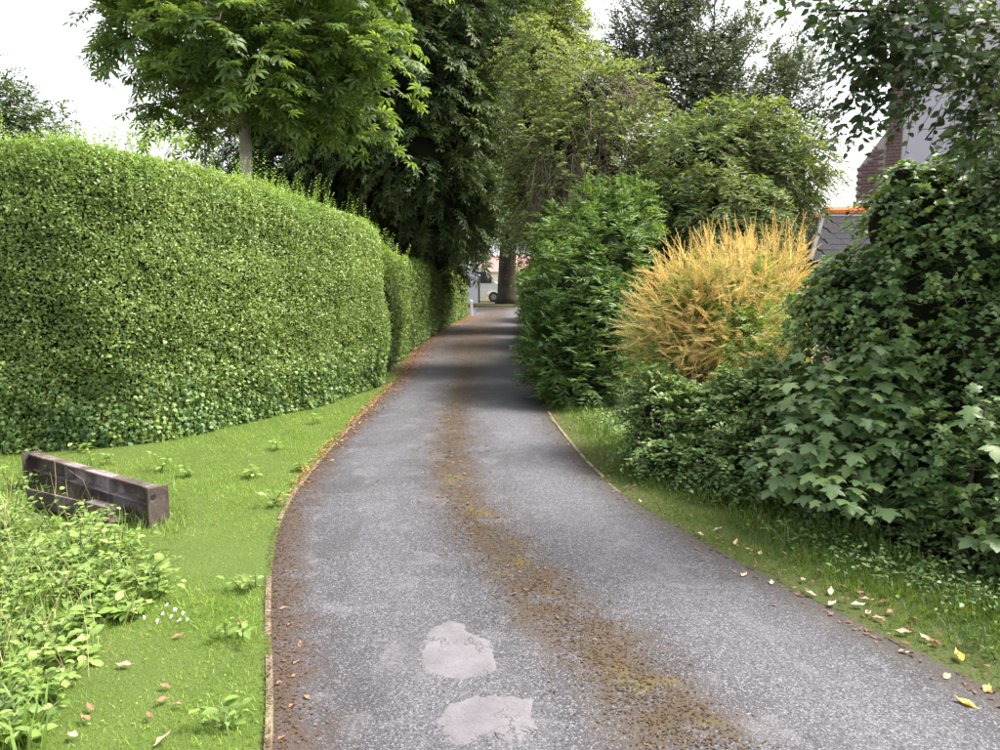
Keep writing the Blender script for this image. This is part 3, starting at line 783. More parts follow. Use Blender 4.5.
RD = 12.5
tb = np.array([at(735, 200, RD)[0], RD, 0])
rb = [pb(700, 165, RD, 62, 52), pb(760, 170, RD, 58, 52), pb(735, 145, RD + .2, 60, 36), pb(680, 220, RD - .2, 55, 50), pb(750, 225, RD - .1, 48, 48), pb(725, 230, RD - .5, 70, 55), pb(793, 178, RD + .5, 28, 30), pb(710, 300, RD, 80, 70)]
tree('round_tree', 'rounded bushy tree with hanging narrow leaves behind the golden shrub', 'tree', tb, ([tb, tb + (0, 0, 1.2), tb + (0, 0, 2.2)], [.16, .13, .09]), rb, 5200, .3, 10, 'lance', .14, M['round'],
     depth=.4, lump=.32, freq=1.6, gap=-.8, seed=27, limb_r=.04, core=.45, droop=.9, up=.25, flat=.35, side=.7)

KD = 19.0
tb = np.array([at(720, 100, KD)[0], KD, 0])
kb = [pb(650, 45, KD, 38, 55), pb(700, 35, KD, 50, 48), pb(745, 60, KD - .5, 50, 40), pb(690, 85, KD - .5, 60, 35), pb(635, 80, KD, 30, 45), pb(770, 85, KD, 40, 30), pb(715, -10, KD, 40, 25), pb(670, 0, KD, 22, 30), pb(800, 70, KD + .3, 28, 16), pb(740, 120, KD, 80, 40)]
tree('holly_tree', 'tall dark glossy evergreen tree rising behind the rounded tree', 'tree', tb, ([tb, tb + (0, 0, 3), tb + (0, 0, 5), tb + (0, 0, 7)], [.26, .2, .16, .06]), kb, 3800, .45, 10, 'diamond', .11, M['holly'],
     depth=.5, lump=.3, freq=1.0, gap=-.42, seed=31, limb_r=.07, core=0, up=.5, droop=.1, flat=.5)

# shrubs lining the right of the drive
def shrub(name, label, blobs, n, L, K, shape, size, mat, seed, singles=0, core=.72, cat='shrub', group=None, stems=5, **kw):
    c = np.array(blobs)[:, :3].mean(0)
    root = thing(name, label, cat, (c[0], c[1], 0), group)
    mb = MB()
    for i in range(stems):
        b = blobs[i % len(blobs)]
        s = Vector((c[0] + random.uniform(-.25, .25), c[1] + random.uniform(-.25, .25), -.03)); e = Vector(b[:3])
        mb.tube([s, s.lerp(e, .5) + Vector((random.uniform(-.1, .1), random.uniform(-.1, .1), .1)), e], [.022, .016, .006], 6)
    loc_mb(mb, root.location).build('stems', M['twig'], root)
    dk = dict(depth=.4, lump=.22, freq=2.2, gap=-.65); 
    for k in list(dk):
        if k in kw: dk[k] = kw.pop(k)
    P, Nn = blob_points(blobs, n, seed=seed, zmin=.06, **dk)
    lv, ends = sprays(P, Nn, L, K, size, **kw)
    lv = lv.take(lv.P[:, 2] > .03)
    if singles: lv.singles('leaf', shape, mat, root, singles)
    else: lv.part('foliage', shape, mat, root)
    twigs_part(ends, .003, M['twig'], root)
    if core: core_part(blobs, root, core)
    return root
ED = 10.0
eb = [pb(560, 245, ED + 1, 24, 36), pb(595, 225, ED + 1, 26, 36), pb(575, 300, ED, 42, 55), pb(560, 355, ED - .3, 36, 50), pb(600, 340, ED - .2, 40, 60), pb(545, 300, ED + .5, 20, 45), pb(610, 260, ED + .3, 32, 50), pb(590, 385, ED - .5, 36, 35), pb(630, 225, ED + .8, 24, 45)]
shrub('elder_shrub', 'leafy fresh green shrub at the edge of the drive before the vine-draped tree', eb, 2300, .24, 12, 'lance', .12, M['elder'], 41, core=.5, up=.35, droop=.3, flat=.6, side=.8)
for i, (y, lab) in enumerate([(14.0, 'first of the dark shrubs behind the leafy fresh green shrub'), (18.5, 'second of the dark shrubs behind the leafy fresh green shrub'), (24.0, 'third of the dark shrubs behind the leafy fresh green shrub'), (30.0, 'last dark shrub before the lane at the end of the drive')]):
    x = float(XR(y)) + .75; h = [1.25, 1.25, 1.4, 1.35][i]
    bl = [(x, y, h * .7, .7, 1.6, h * .7), (x + .3, y + 1.2, h * 1.15, .7, 1.6, h * .7), (x + .1, y - 1.1, h * .95, .62, 1.2, h * .75), (x + .8, y, h * 1.5, .9, 1.6, h * .6)]
    shrub('drive_shrub', lab, bl, 1000, .3, 11, 'hex', .1, M['elder'], 50 + i, group='dark shrubs lining the drive', up=.2)

# golden shrub
GD = 6.9
gb = [pb(712, 288, GD, 56, 40), pb(765, 280, GD + .1, 36, 40), pb(660, 338, GD, 30, 30), pb(680, 320, GD - .1, 42, 42), pb(735, 330, GD - .3, 55, 45), pb(775, 330, GD, 35, 50), pb(690, 365, GD - .2, 40, 40)]
groot = thing('golden_shrub', 'golden shrub of feathery plumes glowing above the brambles', 'shrub', (gb[0][0], GD, 0))
mb = MB()
for b in gb:
    s = Vector((gb[0][0] + random.uniform(-.15, .15), GD + random.uniform(-.15, .15), -.03)); e = Vector(b[:3])
    mb.tube([s, s.lerp(e, .55) + Vector((0, 0, .1)), e], [.02, .014, .006], 6)
loc_mb(mb, groot.location).build('stems', M['twig'], groot)
P, Nn = blob_points(gb, 1350, .5, .15, 2.5, -.7, 61)
# plumes spread upward and outward, the lower ones lie nearly level towards the drive
Nn = unit(Nn + np.array([-.25, -.1, .25]))
lv1, e1 = sprays(P, Nn, .28, 26, .055, out=.9, up=.25, rand=.38, droop=.15, side=1.0, flat=.3, taper=.7, tipped=.25)
tz = (P[:, 2] > 1.5) & (rng.random(len(P)) < .5)
Pt = P[tz]; Nt = unit(Nn[tz] * .4 + np.array([0, 0, 1.0]))
lv2, e2 = sprays(Pt, Nt, .3, 26, .075, out=.9, up=.4, rand=.4, droop=.0, side=1.0, flat=.15, taper=.75, tipped=.2)
pl = Pt[np.argsort(-Pt[:, 2])[:40:3]]
lv3, e3 = sprays(pl, np.tile([[-.1, -.1, 1.0]], (len(pl), 1)), .34, 30, .085, out=.9, up=.4, rand=.25, droop=.0, side=1.1, flat=.1, taper=.8, tipped=.2)
lv = Leaves.cat([lv1, lv2, lv3])
lv.part('plumes', 'sliver', M['gold'], groot)
twigs_part((np.concatenate([e1[0], e2[0], e3[0]]), np.concatenate([e1[1], e2[1], e3[1]])), .003, M['gold'], groot, 'plume_stalks')
Pg, Ng = blob_points(gb, 1900, .85, .15, 2.5, -.2, 66)
Pg = Pg - Ng * np.where(Pg[:, 2:3] < 1.3, -.04, .14)
lv, e = sprays(Pg, Ng, .16, 12, .055, droop=.3)
lv.part('foliage', 'lance', M['weed'], groot)

# brambles under the golden shrub, with pale pink flower heads
BRD = 6.3
bb = [pb(660, 410, BRD, 32, 40), pb(690, 430, BRD - .15, 40, 45), pb(735, 420, BRD - .4, 45, 55), pb(655, 450, BRD - .3, 26, 28), pb(705, 465, BRD - .6, 42, 30), pb(760, 465, BRD - 1.0, 45, 45), pb(770, 395, BRD - .5, 40, 40)]
br = shrub('bramble_bush', 'bramble bush with faded pink flower heads below the golden shrub', bb, 2000, .2, 10, 'hex', .058, M['bramb'], 71, up=.25, droop=.4, core=.5)
P, Nn = blob_points(bb, 60, .05, .1, 2, -.9, 77)
sel = (P[:, 1] < BRD - .3) | (P[:, 0] < px(165, BRD)); P = P[sel][:26]
lv = Leaves(np.repeat(P, 7, 0) + rng.normal(size=(len(P) * 7, 3)) * .018, rv(len(P) * 7), rv(len(P) * 7), .022)
lv.part('flower_heads', 'oval', M['pink'], br)

# ivy thicket at the right edge
ID = 5.3
ib = [pb(822, 308, ID + .6, 32, 30), pb(888, 228, ID + .1, 26, 40), pb(845, 285, ID + .3, 36, 28), pb(905, 185, ID, 22, 26), pb(905, 320, ID, 75, 75), pb(850, 315, ID + .3, 55, 50), pb(955, 270, ID - .1, 70, 80), pb(940, 205, ID, 55, 50), pb(1010, 215, ID, 70, 90), pb(980, 370, ID - .4, 80, 110), pb(1060, 380, ID - .6, 90, 140), pb(1100, 250, ID - .2, 110, 130), pb(880, 420, ID, 90, 80), pb(950, 470, ID - .7, 80, 90), pb(1040, 510, ID - 1.2, 90, 80), pb(840, 465, ID - .3, 70, 60)]
shrub('ivy_thicket', 'dense dark thicket covered in ivy at the right edge', ib, 5200, .16, 7, 'ivy_simple', .057, M['ivy'], 81, singles=300, core=.7, cat='thicket', stems=10, depth=.3, lump=.36, gap=-.85, droop=.8, up=.2, flat=.35)

# sycamore saplings in front of it: big lobed leaves held nearly level
def sapling(label, base, blobs, n, size, singles, seed):
    root = thing('sycamore_sapling', label, 'sapling', (*base, 0), 'sycamore saplings')
    P, Nn = blob_points(blobs, n, .75, .15, 2.0, -.8, seed, cull=False, zmin=.25)
    n = len(P); out = unit(Nn * np.array([1, 1, .2]) + rv(n) * .35 + np.array([-.15, -.45, 0]))
    D = out + np.array([0, 0, -.42]) + rv(n) * .25
    NN = np.array([0, 0, 1.0]) + out * .45 + rv(n) * .28
    lv = Leaves(P, D, NN, size * rng.uniform(.6, 1.25, n))
    lv.singles('leaf', 'syc', M['syc'], root, singles)
    mb = MB(); b0 = Vector((*base, -.03))
    for b in blobs:
        e = Vector(b[:3]) + Vector((0, 0, b[5] * .6))
        mb.tube([b0, b0.lerp(e, .55) + Vector((0, 0, .12)), e], [.014, .01, .004], 6)
    loc_mb(mb, root.location).build('stem', M['twig'], root)
    twigs_part((P - out * .1 - np.array([0, 0, .05]), P), .0018, M['stem'], root, 'leaf_stalks')
SD = 4.7
sapling('broad sycamore sapling with layered lobed leaves before the ivy thicket', tuple(at(850, 500, SD + .1)[:2]),
        [pb(850, 430, SD, 62, 62), pb(815, 395, SD + .4, 45, 45), pb(880, 380, SD + .1, 42, 50), pb(855, 500, SD - .4, 52, 40), pb(800, 460, SD + .1, 42, 45), pb(905, 440, SD - .1, 35, 60), pb(890, 340, SD + .3, 34, 30)], 720, .108, 300, 91)
sapling('smaller sycamore sapling low beside the verge at the right edge', tuple(at(960, 540, 4.1)[:2]),
        [pb(950, 490, 4.2, 38, 40), pb(985, 420, 4.0, 26, 35), pb(1000, 530, 3.75, 26, 28)], 60, .12, 60, 92)
bb = [pb(960, 520, 4.2, 42, 42), pb(1005, 480, 4.0, 40, 55), pb(925, 545, 4.25, 34, 26), pb(1040, 540, 3.8, 50, 50)]
shrub('low_bramble', 'low bramble with small leaves trailing onto the verge at the right edge', bb, 620, .16, 9, 'oval', .045, M['bramb'], 95, singles=300, core=.68)

for i, (x, y, h, lab) in enumerate([(4.3, 3.3, 1.5, 'laurel bush next to the ivy thicket, nearer of two'), (4.9, 5.6, 1.9, 'laurel bush next to the ivy thicket, farther of two')]):
    shrub('laurel_bush', lab, [(x, y, h * .5, 1.0, 1.0, h * .55), (x - .3, y + .3, h * .8, .8, .8, h * .5), (x + .8, y - .2, h * .7, .9, .9, h * .6)], 600, .25, 9, 'hex', .085, M['bramb'], 140 + i, group='laurel bushes next to the ivy thicket')
# overhanging branch of a tree standing beyond the right edge
OD = 4.6
tb = np.array([4.1, 5.2, 0])
ob = [pb(830, 15, OD, 36, 20), pb(880, 25, OD, 45, 30), pb(925, 40, OD - .1, 42, 32), pb(965, 30, OD, 45, 40), pb(870, 65, OD + .1, 38, 20), pb(905, 90, OD, 30, 20), pb(1000, 75, OD, 45, 45), pb(985, 130, OD, 35, 28), pb(1070, 60, OD, 70, 80), pb(1080, 180, OD + .2, 90, 60), pb(945, 95, OD, 26, 18), pb(925, -20, OD, 110, 30), pb(860, 110, OD + .1, 22, 16)]
oroot = thing('overhanging_branch_tree', 'tree with rounded leaves reaching in over the upper right corner', 'tree', tb)
mb = MB()
mb.tube([tb, (4.1, 5.2, 1.4), (4.0, 5.1, 2.6), (3.9, 4.9, 3.4)], [.11, .09, .075, .05], 10, lump=.1)
fork = Vector((4.0, 5.1, 2.7))
for (pp, r) in (([(1060, 95), (1000, 62), (940, 52), (880, 60)], .022), ([(1060, 40), (990, 20), (910, 12), (820, 10)], .024), ([(1080, 150), (1005, 72), (962, 92), (925, 140)], .017), ([(1090, 180), (1020, 130), (975, 125)], .014),
                ([(1000, 70), (950, 45), (905, 100)], .009), ([(990, 20), (930, 35), (860, 75), (842, 110)], .01)):
    pts = [Vector(at(u, v, OD + random.uniform(-.08, .12))) for u, v in pp]
    if r > .012: pts = [fork] + pts
    mb.tube(pts, [r * (1 - .75 * i / (len(pts) - 1)) for i in range(len(pts))], 6)
loc_mb(mb, oroot.location).build('trunk', M['bark'], oroot, smooth=True)
P, Nn = blob_points(ob, 900, .9, .2, 3, -.6, 101, cull=False)
lv, ends = sprays(P, unit(Nn + np.array([-.5, -.2, -.2])), .2, 7, .068, out=.7, rand=.5, up=-.1, droop=.5, flat=.5, side=.8, sj=.35)
lv.singles('leaf', 'oval', M['over'], oroot, 300, 'crown')
twigs_part(ends, .0022, M['twig'], oroot)

# ================================================================== BUILDINGS ON THE RIGHT
def render_mat():
    m = N('grey_roughcast'); o = m.obj()
    a = m.noise(1.2, 5, .6, o); b = m.noise(45, 3, .7, o)
    c = m.mix(a, (.42, .41, .45), (.5, .49, .53)); c = m.mix(m.math('MULTIPLY', b, .4), c, (.34, .33, .36))
    return m.done(m.pr(c, .95, 0, m.bump(b, .8, .02), .2))
M['brick'] = plain('red_brick', (.135, .083, .078), .9, var=.35, scale=9, bump=.4)
M['mortar'] = plain('mortar', (.3, .27, .24), .95, var=.15)
M['glass'] = plain('window_glass', (.25, .3, .36), .06, var=.05, spec=.8)
M['frame'] = plain('dark_frame', (.06, .06, .075), .5)
M['slate'] = plain('grey_slate', (.014, .014, .02), .8, var=.4, scale=5, bump=.3, spec=.15)
M['terracotta'] = plain('terracotta', (.62, .14, .035), .75, var=.25, scale=7)
M['lead'] = plain('lead_flashing', (.07, .075, .09), .7, var=.15, spec=.2)
HD = 17.0
hx0 = at(905, 100, HD)[0]; hx1 = hx0 + 6.5
house = thing('rendered_house', 'grey roughcast house with brick corner behind the overhanging branch', 'house', (hx0, HD, 0), rotz=-.5)
L0 = np.array(house.location)
def bx(mb, a, b): return mb.box(tuple(np.array(a) - L0), tuple(np.array(b) - L0))
wx0, wx1, wz0, wz1 = hx0 + 1.55, hx0 + 3.0, 5.05, at(986, 62, HD)[2]
mb = MB()
bx(mb, (hx0, HD, 0), (wx0, HD + 7, 9.2)); bx(mb, (wx1, HD, 0), (hx1, HD + 7, 9.2)); bx(mb, (wx0, HD, 0), (wx1, HD + 7, wz0)); bx(mb, (wx0, HD, wz1), (wx1, HD + 7, 9.2)); bx(mb, (wx0, HD + .4, wz0), (wx1, HD + 7, wz1))
mb.build('wall', render_mat(), house)
w = bx(MB(), (wx0, HD + .1, wz0), (wx0 + .08, HD + .18, wz1)); bx(w, (wx1 - .08, HD + .1, wz0), (wx1, HD + .18, wz1)); bx(w, (wx0 + .08, HD + .1, wz0), (wx1 - .08, HD + .18, wz0 + .08)); bx(w, (wx0 + .08, HD + .1, wz1 - .08), (wx1 - .08, HD + .18, wz1)); bx(w, (wx0 + .7, HD + .11, wz0 + .08), (wx0 + .77, HD + .17, wz1 - .08))
w = w.build('window', M['frame'], house)
bx(MB(), (wx0 + .08, HD + .14, wz0 + .08), (wx1 - .08, HD + .15, wz1 - .08)).build('pane', M['glass'], w)
bx(MB(), (wx0 - .08, HD - .06, wz0 - .09), (wx1 + .08, HD + .1, wz0)).build('sill', M['mortar'], house)
rf = MB()
rf.add([tuple(np.array(p) - L0) for p in ((hx0 - .3, HD - .35, 9.05), (hx1 + .3, HD - .35, 9.05), (hx1 + .3, HD + 7.35, 9.05), (hx0 - .3, HD + 7.35, 9.05), (hx0 + 2, HD + 3.5, 11.6), (hx1 - 2, HD + 3.5, 11.6))],
       [(0,1,5,4), (1,2,5), (2,3,4,5), (3,0,4), (3,2,1,0)])
rf.build('roof', M['slate'], house)
# brick corner pier and stepped brick lean-to, brick by brick where they show
px0 = hx0 - .3
bx(MB(), (px0 + .012, HD - .02, 0), (hx0 - .001, HD + .5, 9.0)).build('pier_core', M['mortar'], house)
lx0 = at(862, 150, HD)[0]
ll = MB().extr([(lx0 - L0[0] + .02, 0), (px0 - L0[0] - .001, 0), (px0 - L0[0] - .001, at(893, 128, HD)[2]), (lx0 - L0[0] + .02, at(862, 166, HD)[2])], 1, .0, .45)
ll.build('lean_to_core', M['mortar'], house)
brick_me = None
def brick(x, z, wdt, y):
    global brick_me
    if brick_me is None:
        brick_me = MB().box((0, 0, 0), (1, .06, .065)).build('brick', M['brick'], house, bevel=.004)
        o = brick_me
    else:
        o = link('brick', brick_me.data, house)
    o.location = (x - L0[0], y - L0[1] + random.uniform(-.003, .003), z); o.scale = (wdt, 1, 1)
z = 3.9; r_ = 0
while z < 8.3:
    xs = px0 + .0
    for wdt in ((.14, .14) if r_ % 2 == 0 else (.205, .075)):
        brick(xs + .005, z, wdt, HD - .055); xs += wdt + .01
    z += .075; r_ += 1
z = 3.5; r_ = 0; zt = at(893, 128, HD)[2]; zb = at(862, 166, HD)[2]
while z < zt:
    xs = lx0 + (0 if r_ % 2 == 0 else .11)
    while xs + .2 < px0:
        lim = zb + (zt - zb) * (xs - lx0) / (px0 - lx0)
        if z + .065 < lim + .02: brick(xs, z, .205, HD - .04)
        xs += .215
    z += .075; r_ += 1

# hipped slate outbuilding with orange ridge tiles
shed = thing('slate_outbuilding', 'outbuilding with grey slate hipped roof and orange ridge tiles', 'outbuilding', (5.2, 12.5, 0))
L0 = np.array(shed.location)
E = at(823, 214, 14.0) - L0; ez = 1.9; x_l = 5.08 - L0[0]; yf, yb = 12.3 - L0[1], 15.7 - L0[1]; xr = 11.0 - L0[0]
MB().box((x_l + .2, yf + .2, 0), (xr - .2, yb - .2, ez - .02)).build('wall', M['mortar'], shed)
E2 = np.array([xr - 1.1, E[1], E[2]])
rf = MB().add([(x_l, yf, ez), (xr, yf, ez), (xr, yb, ez), (x_l, yb, ez), tuple(E), tuple(E2)], [(0,1,5,4), (1,2,5), (2,3,4,5), (3,0,4), (3,2,1,0)]).build('roof', M['slate'], shed)
fl = np.array([x_l, yf, ez]); bl = np.array([x_l, yb, ez])
up = unit((np.array([0, E[1] - yf, E[2] - ez]))[None])[0]; nrm = np.cross([1, 0, 0], up); Ls = np.linalg.norm([E[1] - yf, E[2] - ez])
sl_me = None
def slate(p, ax, upv, nv, w_, h_):
    global sl_me
    if sl_me is None:
        o = MB().box((-.5, 0, -.5), (.5, 1, .5)).build('slate', M['slate'], rf); sl_me = o.data
    else: o = link('slate', sl_me, rf)
    m = np.eye(4); upt = unit((upv + nv * -.02)[None])[0]; nn = np.cross(ax, upt)
    m[:3, 0] = ax * w_; m[:3, 1] = upt * h_; m[:3, 2] = nn * .007; m[:3, 3] = p
    o.matrix_basis = Matrix(m.tolist())
nr_ = 9
for r_ in range(nr_):
    t0 = r_ / nr_; zz = fl + (np.array([0, E[1] - yf, E[2] - ez])) * t0 + nrm * .012
    xa = x_l + (E[0] - x_l) * min(1, t0 + 1 / nr_) ; x = xa + (.14 if r_ % 2 else 0) + .14
    while x < xr - 1.3 - t0 * .2 and x < xa + 4.2:
        slate(np.array([x, zz[1], zz[2]]) + nrm * random.uniform(.0, .004), np.array([1., 0, 0]), up, nrm, .272, Ls / nr_ * 1.12); x += .28
def ridge(a, b, name, mat, parent, r, L=.42):
    a, b = Vector(a), Vector(b); n = max(1, int((b - a).length / L)); d = (b - a) / n
    for i in range(n):
        p, q = a + d * i + d.normalized() * .008, a + d * (i + 1) - d.normalized() * .008
        side = d.cross(Vector((0, 0, 1))).normalized(); upv = side.cross(d).normalized(); vs_ = []
        for e, sc in ((p, 1.0), (q, 1.08)):
            for k in range(7):
                t = math.radians(-15 + 210 * k / 6); vs_.append(e + side * math.cos(t) * r * sc + upv * math.sin(t) * r * sc)
        fs = [(k, k + 1, 8 + k, 7 + k) for k in range(6)] + [tuple(range(7)), tuple(range(13, 6, -1))]
        MB().add(vs_, fs).build(name, mat, parent, smooth=False)
ridge(E + np.array([0, 0, .03]), E + np.array([2.6, 0, .03]), 'ridge_tile', M['terracotta'], rf, .1)
ridge(E + (bl - E) * .05 + np.array([0, 0, .02]), bl + np.array([0, 0, .04]), 'hip_tile', M['terracotta'], rf, .09)
ridge(E + (fl - E) * .03 + np.array([0, -.02, .0]), fl + np.array([0, 0, .02]), 'hip_flashing', M['lead'], rf, .045, .9)
p0 = E + np.array([.05, -.13, -.075])
MB().add([tuple(p0), tuple(p0 + np.array([2.6, 0, 0])), tuple(p0 + np.array([2.6, .1, .085])), tuple(p0 + np.array([0, .1, .085])), tuple(p0 + nrm * .03), tuple(p0 + nrm * .03 + np.array([2.6, 0, 0])), tuple(p0 + nrm * .03 + np.array([2.6, .1, .085])), tuple(p0 + nrm * .03 + np.array([0, .1, .085]))],
         [(0,3,2,1), (4,5,6,7), (0,1,5,4), (1,2,6,5), (2,3,7,6), (3,0,4,7)]).build('ridge_flashing', M['lead'], rf)

# ================================================================== FAR END OF THE DRIVE
M['white_paint'] = plain('white_paint', (.78, .78, .78), .3, var=.05)
M['tyre'] = plain('tyre_rubber', (.02, .02, .02), .85)
M['rim'] = plain('wheel_rim', (.35, .35, .36), .4, .6)
M['carglass'] = plain('dark_glass', (.03, .04, .05), .08, var=.1, spec=.8)
M['trim'] = plain('black_trim', (.03, .03, .032), .6)
M['lamp'] = plain('lamp_lens', (.7, .7, .68), .15, spec=.8)
VY = 50.0
vx = at(493.5, 298, VY)[0]                                         # front axle
van = thing('parked_van', 'white van parked beyond the lane, half hidden by the trunk', 'van', (vx, VY, .2))
prof = [(-4.1,.35), (-3.55,.35), (-.55,.3), (-.5,.55), (-.35,.75), (0,.82), (.35,.75), (.5,.55), (.55,.3), (.95,.35), (1.0,.75), (.92,1.05), (.15,1.3), (-.55,2.15), (-.9,2.33), (-4.0,2.35), (-4.15,1.9)]
MB().extr(prof, 1, 0, 1.95).build('body', M['white_paint'], van, bevel=.03)
gl = MB().extr([(-1.45,1.25), (-.1,1.25), (-.66,2.02), (-1.45,2.02)], 1, -.012, .02).build('side_window', M['carglass'], van)
MB().extr([(-.78,1.25), (-.72,1.25), (-.72,2.02), (-.78,2.02)], 1, -.02, -.013).build('pillar', M['trim'], gl)
ws = MB().add([(.12,.12,1.34), (.12,1.83,1.34), (-.52,1.78,2.13), (-.52,.17,2.13), (.14,.12,1.36), (.14,1.83,1.36), (-.5,1.78,2.15), (-.5,.17,2.15)], [(0,3,2,1), (4,5,6,7), (0,1,5,4), (1,2,6,5), (2,3,7,6), (3,0,4,7)]).build('windscreen', M['carglass'], van)
MB().extr([(.6,.3), (1.03,.32), (1.06,.6), (.6,.6)], 1, -.02, 1.97).build('bumper', M['trim'], van, bevel=.02)
for y0 in (.06, 1.6): MB().box((.93, y0, .72), (1.02, y0 + .3, .95)).build('headlight', M['lamp'], van, bevel=.02)
MB().box((-.3, -.28, 1.25), (-.12, -.02, 1.6)).build('mirror', M['trim'], van, bevel=.03)
dl = MB().box((-1.52, -.008, .5), (-1.505, .01, 2.1)); dl.build('door_seam', M['trim'], van)
for x in (0, -2.9):
    for y0 in (0.03, 1.7):
        wr = MB().tube([(x, y0, .33), (x, y0 + .22, .33)], [.33, .33], 20).build('wheel', M['tyre'], van, bevel=.02)
        MB().tube([(x, y0 - .012, .33), (x, y0 + .232, .33)], [.2, .2], 16).build('rim', M['rim'], wr)
# pale metal garden shed
SX1 = at(478, 300, 47.5)[0]; SX0 = SX1 - 2.2
sh = thing('garden_shed', 'pale grey metal shed beside the lane, left of the white van', 'shed', (SX0, 47.4, .2))
M['shed'] = plain('pale_metal', (.68, .72, .78), .45, var=.08)
MB().extr([(0, 0), (2.2, 0), (2.2, 1.75), (1.1, 2.15), (0, 1.75)], 1, 0, 1.8).build('wall', M['shed'], sh)
MB().add([(-.1,-.1,1.74), (1.1,-.1,2.18), (2.3,-.1,1.74), (-.1,1.9,1.74), (1.1,1.9,2.18), (2.3,1.9,1.74), (-.1,-.1,1.79), (1.1,-.1,2.23), (2.3,-.1,1.79), (-.1,1.9,1.79), (1.1,1.9,2.23), (2.3,1.9,1.79)],
         [(0,1,4,3), (1,2,5,4), (6,9,10,7), (7,10,11,8), (0,6,7,1), (1,7,8,2), (3,4,10,9), (4,5,11,10), (0,3,9,6), (2,8,11,5)]).build('roof', M['shed'], sh)
for k in range(6): MB().box((.15 + k * .33, -.025, .05), (.19 + k * .33, 0.0, 1.7)).build('rib', M['shed'], sh)
MB().box((2.205, .1, .02), (2.3, 1.2, 1.7)).build('door', M['trim'], sh)
# white marker post
pp = gp(471.5, 316); post = thing('marker_post', 'short white post at the end of the ivy hedge', 'post', (pp[0], pp[1], 0))
MB().box((-.055, -.055, -.05), (.055, .055, .7)).build('shaft', M['white_paint'], post, bevel=.01)
MB().add([(-.06,-.06,.7), (.06,-.06,.7), (.06,.06,.7), (-.06,.06,.7), (0,0,.75)], [(0,1,4), (1,2,4), (2,3,4), (3,0,4), (3,2,1,0)]).build('cap', M['white_paint'], post)
# bungalow with red roof
bg = thing('bungalow', 'cream bungalow with red tiled roof far beyond the lane', 'house', (at(470, 280, 90)[0], 90, 0))
M['cream'] = plain('cream_render', (.7, .66, .52), .9, var=.06)
M['redtile'] = plain('red_tiles', (.3, .14, .125), .85, var=.25, scale=3)
MB().box((0, 0, 0), (11, 7, 2.75)).build('wall', M['cream'], bg)
MB().add([(-.4,-.4,2.7), (11.4,-.4,2.7), (11.4,7.4,2.7), (-.4,7.4,2.7), (2.2,3.5,4.6), (8.8,3.5,4.6)], [(0,1,5,4), (1,2,5), (2,3,4,5), (3,0,4), (3,2,1,0)]).build('roof', M['redtile'], bg)
for x in (1.2, 4.4, 7.8):
    w = MB().box((x, -.04, 1.0), (x + 1.5, .02, 2.2)).build('window', M['white_paint'], bg)
    MB().box((x + .1, -.055, 1.1), (x + 1.4, -.041, 2.1)).build('pane', M['carglass'], w)
# garden hedge line beyond the lane so that the far end closes with greenery
for i, (x, y, lab) in enumerate([(2.9, 50, 'round garden bush right of the thick trunk beyond the lane'), (-7.5, 52, 'round garden bush left of the pale shed beyond the lane'), (9.5, 56, 'tall garden bush far right beyond the lane')]):
    bl = [(x, y, 1.2, 1.8, 1.5, 1.3), (x + 1.2, y + .5, 1.8, 1.6, 1.5, 1.4), (x - 1.0, y + .6, 1.5, 1.5, 1.5, 1.4)]
    shrub('garden_bush', lab, bl, 400, .5, 9, 'hex', .22, M['round'], 120 + i, group='garden bushes beyond the lane')

# ================================================================== RUSTY STEEL BEAM ON THE LAWN
def rust_mat():
    m = N('rusty_steel'); o = m.obj()
    a = m.noise(7, 7, .65, o, .3); b = m.noise(60, 3, .6, o); c0 = m.noise(3, 4, .6, o)
    c = m.mix(m.ramp(a, [(.3, 0.0), (.7, 1.0)]), (.04, .032, .028), (.115, .088, .074))
    c = m.mix(m.math('MULTIPLY', m.ramp(c0, [(.5, 0.0), (.62, 1.0)]), .75), c, (.26, .235, .235))
    return m.done(m.pr(c, .85, .15, m.bump(m.math('ADD', a, m.math('MULTIPLY', b, .4)), .6, .01), .3))
M['rust'] = rust_mat()
M['hole'] = plain('hole_shade', (.01, .008, .008), .95)
pa = gp(163, 524); pbk = at(36, 452, 5.75)
dx, dy = pbk[0] - pa[0], pbk[1] - pa[1]; BL = math.hypot(dx, dy)
beam = thing('rusty_steel_channel', 'rusty steel channel lying on its edge on the lawn before the hedge', 'steel beam', (pa[0], pa[1], 0), rotz=math.atan2(dy, dx))
# local x runs along the beam away from the camera end; local +y faces the weeds
Hb = .25
MB().box((.02, -.012, -.02), (BL, .0, Hb - .014)).build('web', M['rust'], beam, bevel=.002)
MB().box((.0, -.02, Hb - .013), (BL + .02, .055, Hb)).build('flange', M['rust'], beam, bevel=.003)
MB().box((.02, .001, -.02), (BL, .07, .004)).build('flange', M['rust'], beam, bevel=.002)
MB().box((.02, .0005, .118), (BL - .02, .045, .132)).build('rib', M['rust'], beam, bevel=.002)
for x, nm in ((-.012, 'end_plate'), (BL, 'end_plate')):
    ep = MB().extr([(-.045, -.03), (.1, -.03), (.1, Hb + .012), (-.045, Hb + .012)], 0, x, x + .014).build(nm, M['rust'], beam, bevel=.003)
    MB().tube([(x - .004, .06, Hb - .045), (x + .02, .06, Hb - .045)], [.017, .017], 14).build('bolt_hole_plug', M['hole'], ep)  # solid dark plug, the shade inside the hole put into its colour
for k, xx in enumerate((.55, 1.15)):
    MB().box((xx, .001, .135), (xx + .012, .06, Hb - .015)).build('stiffener', M['rust'], beam)
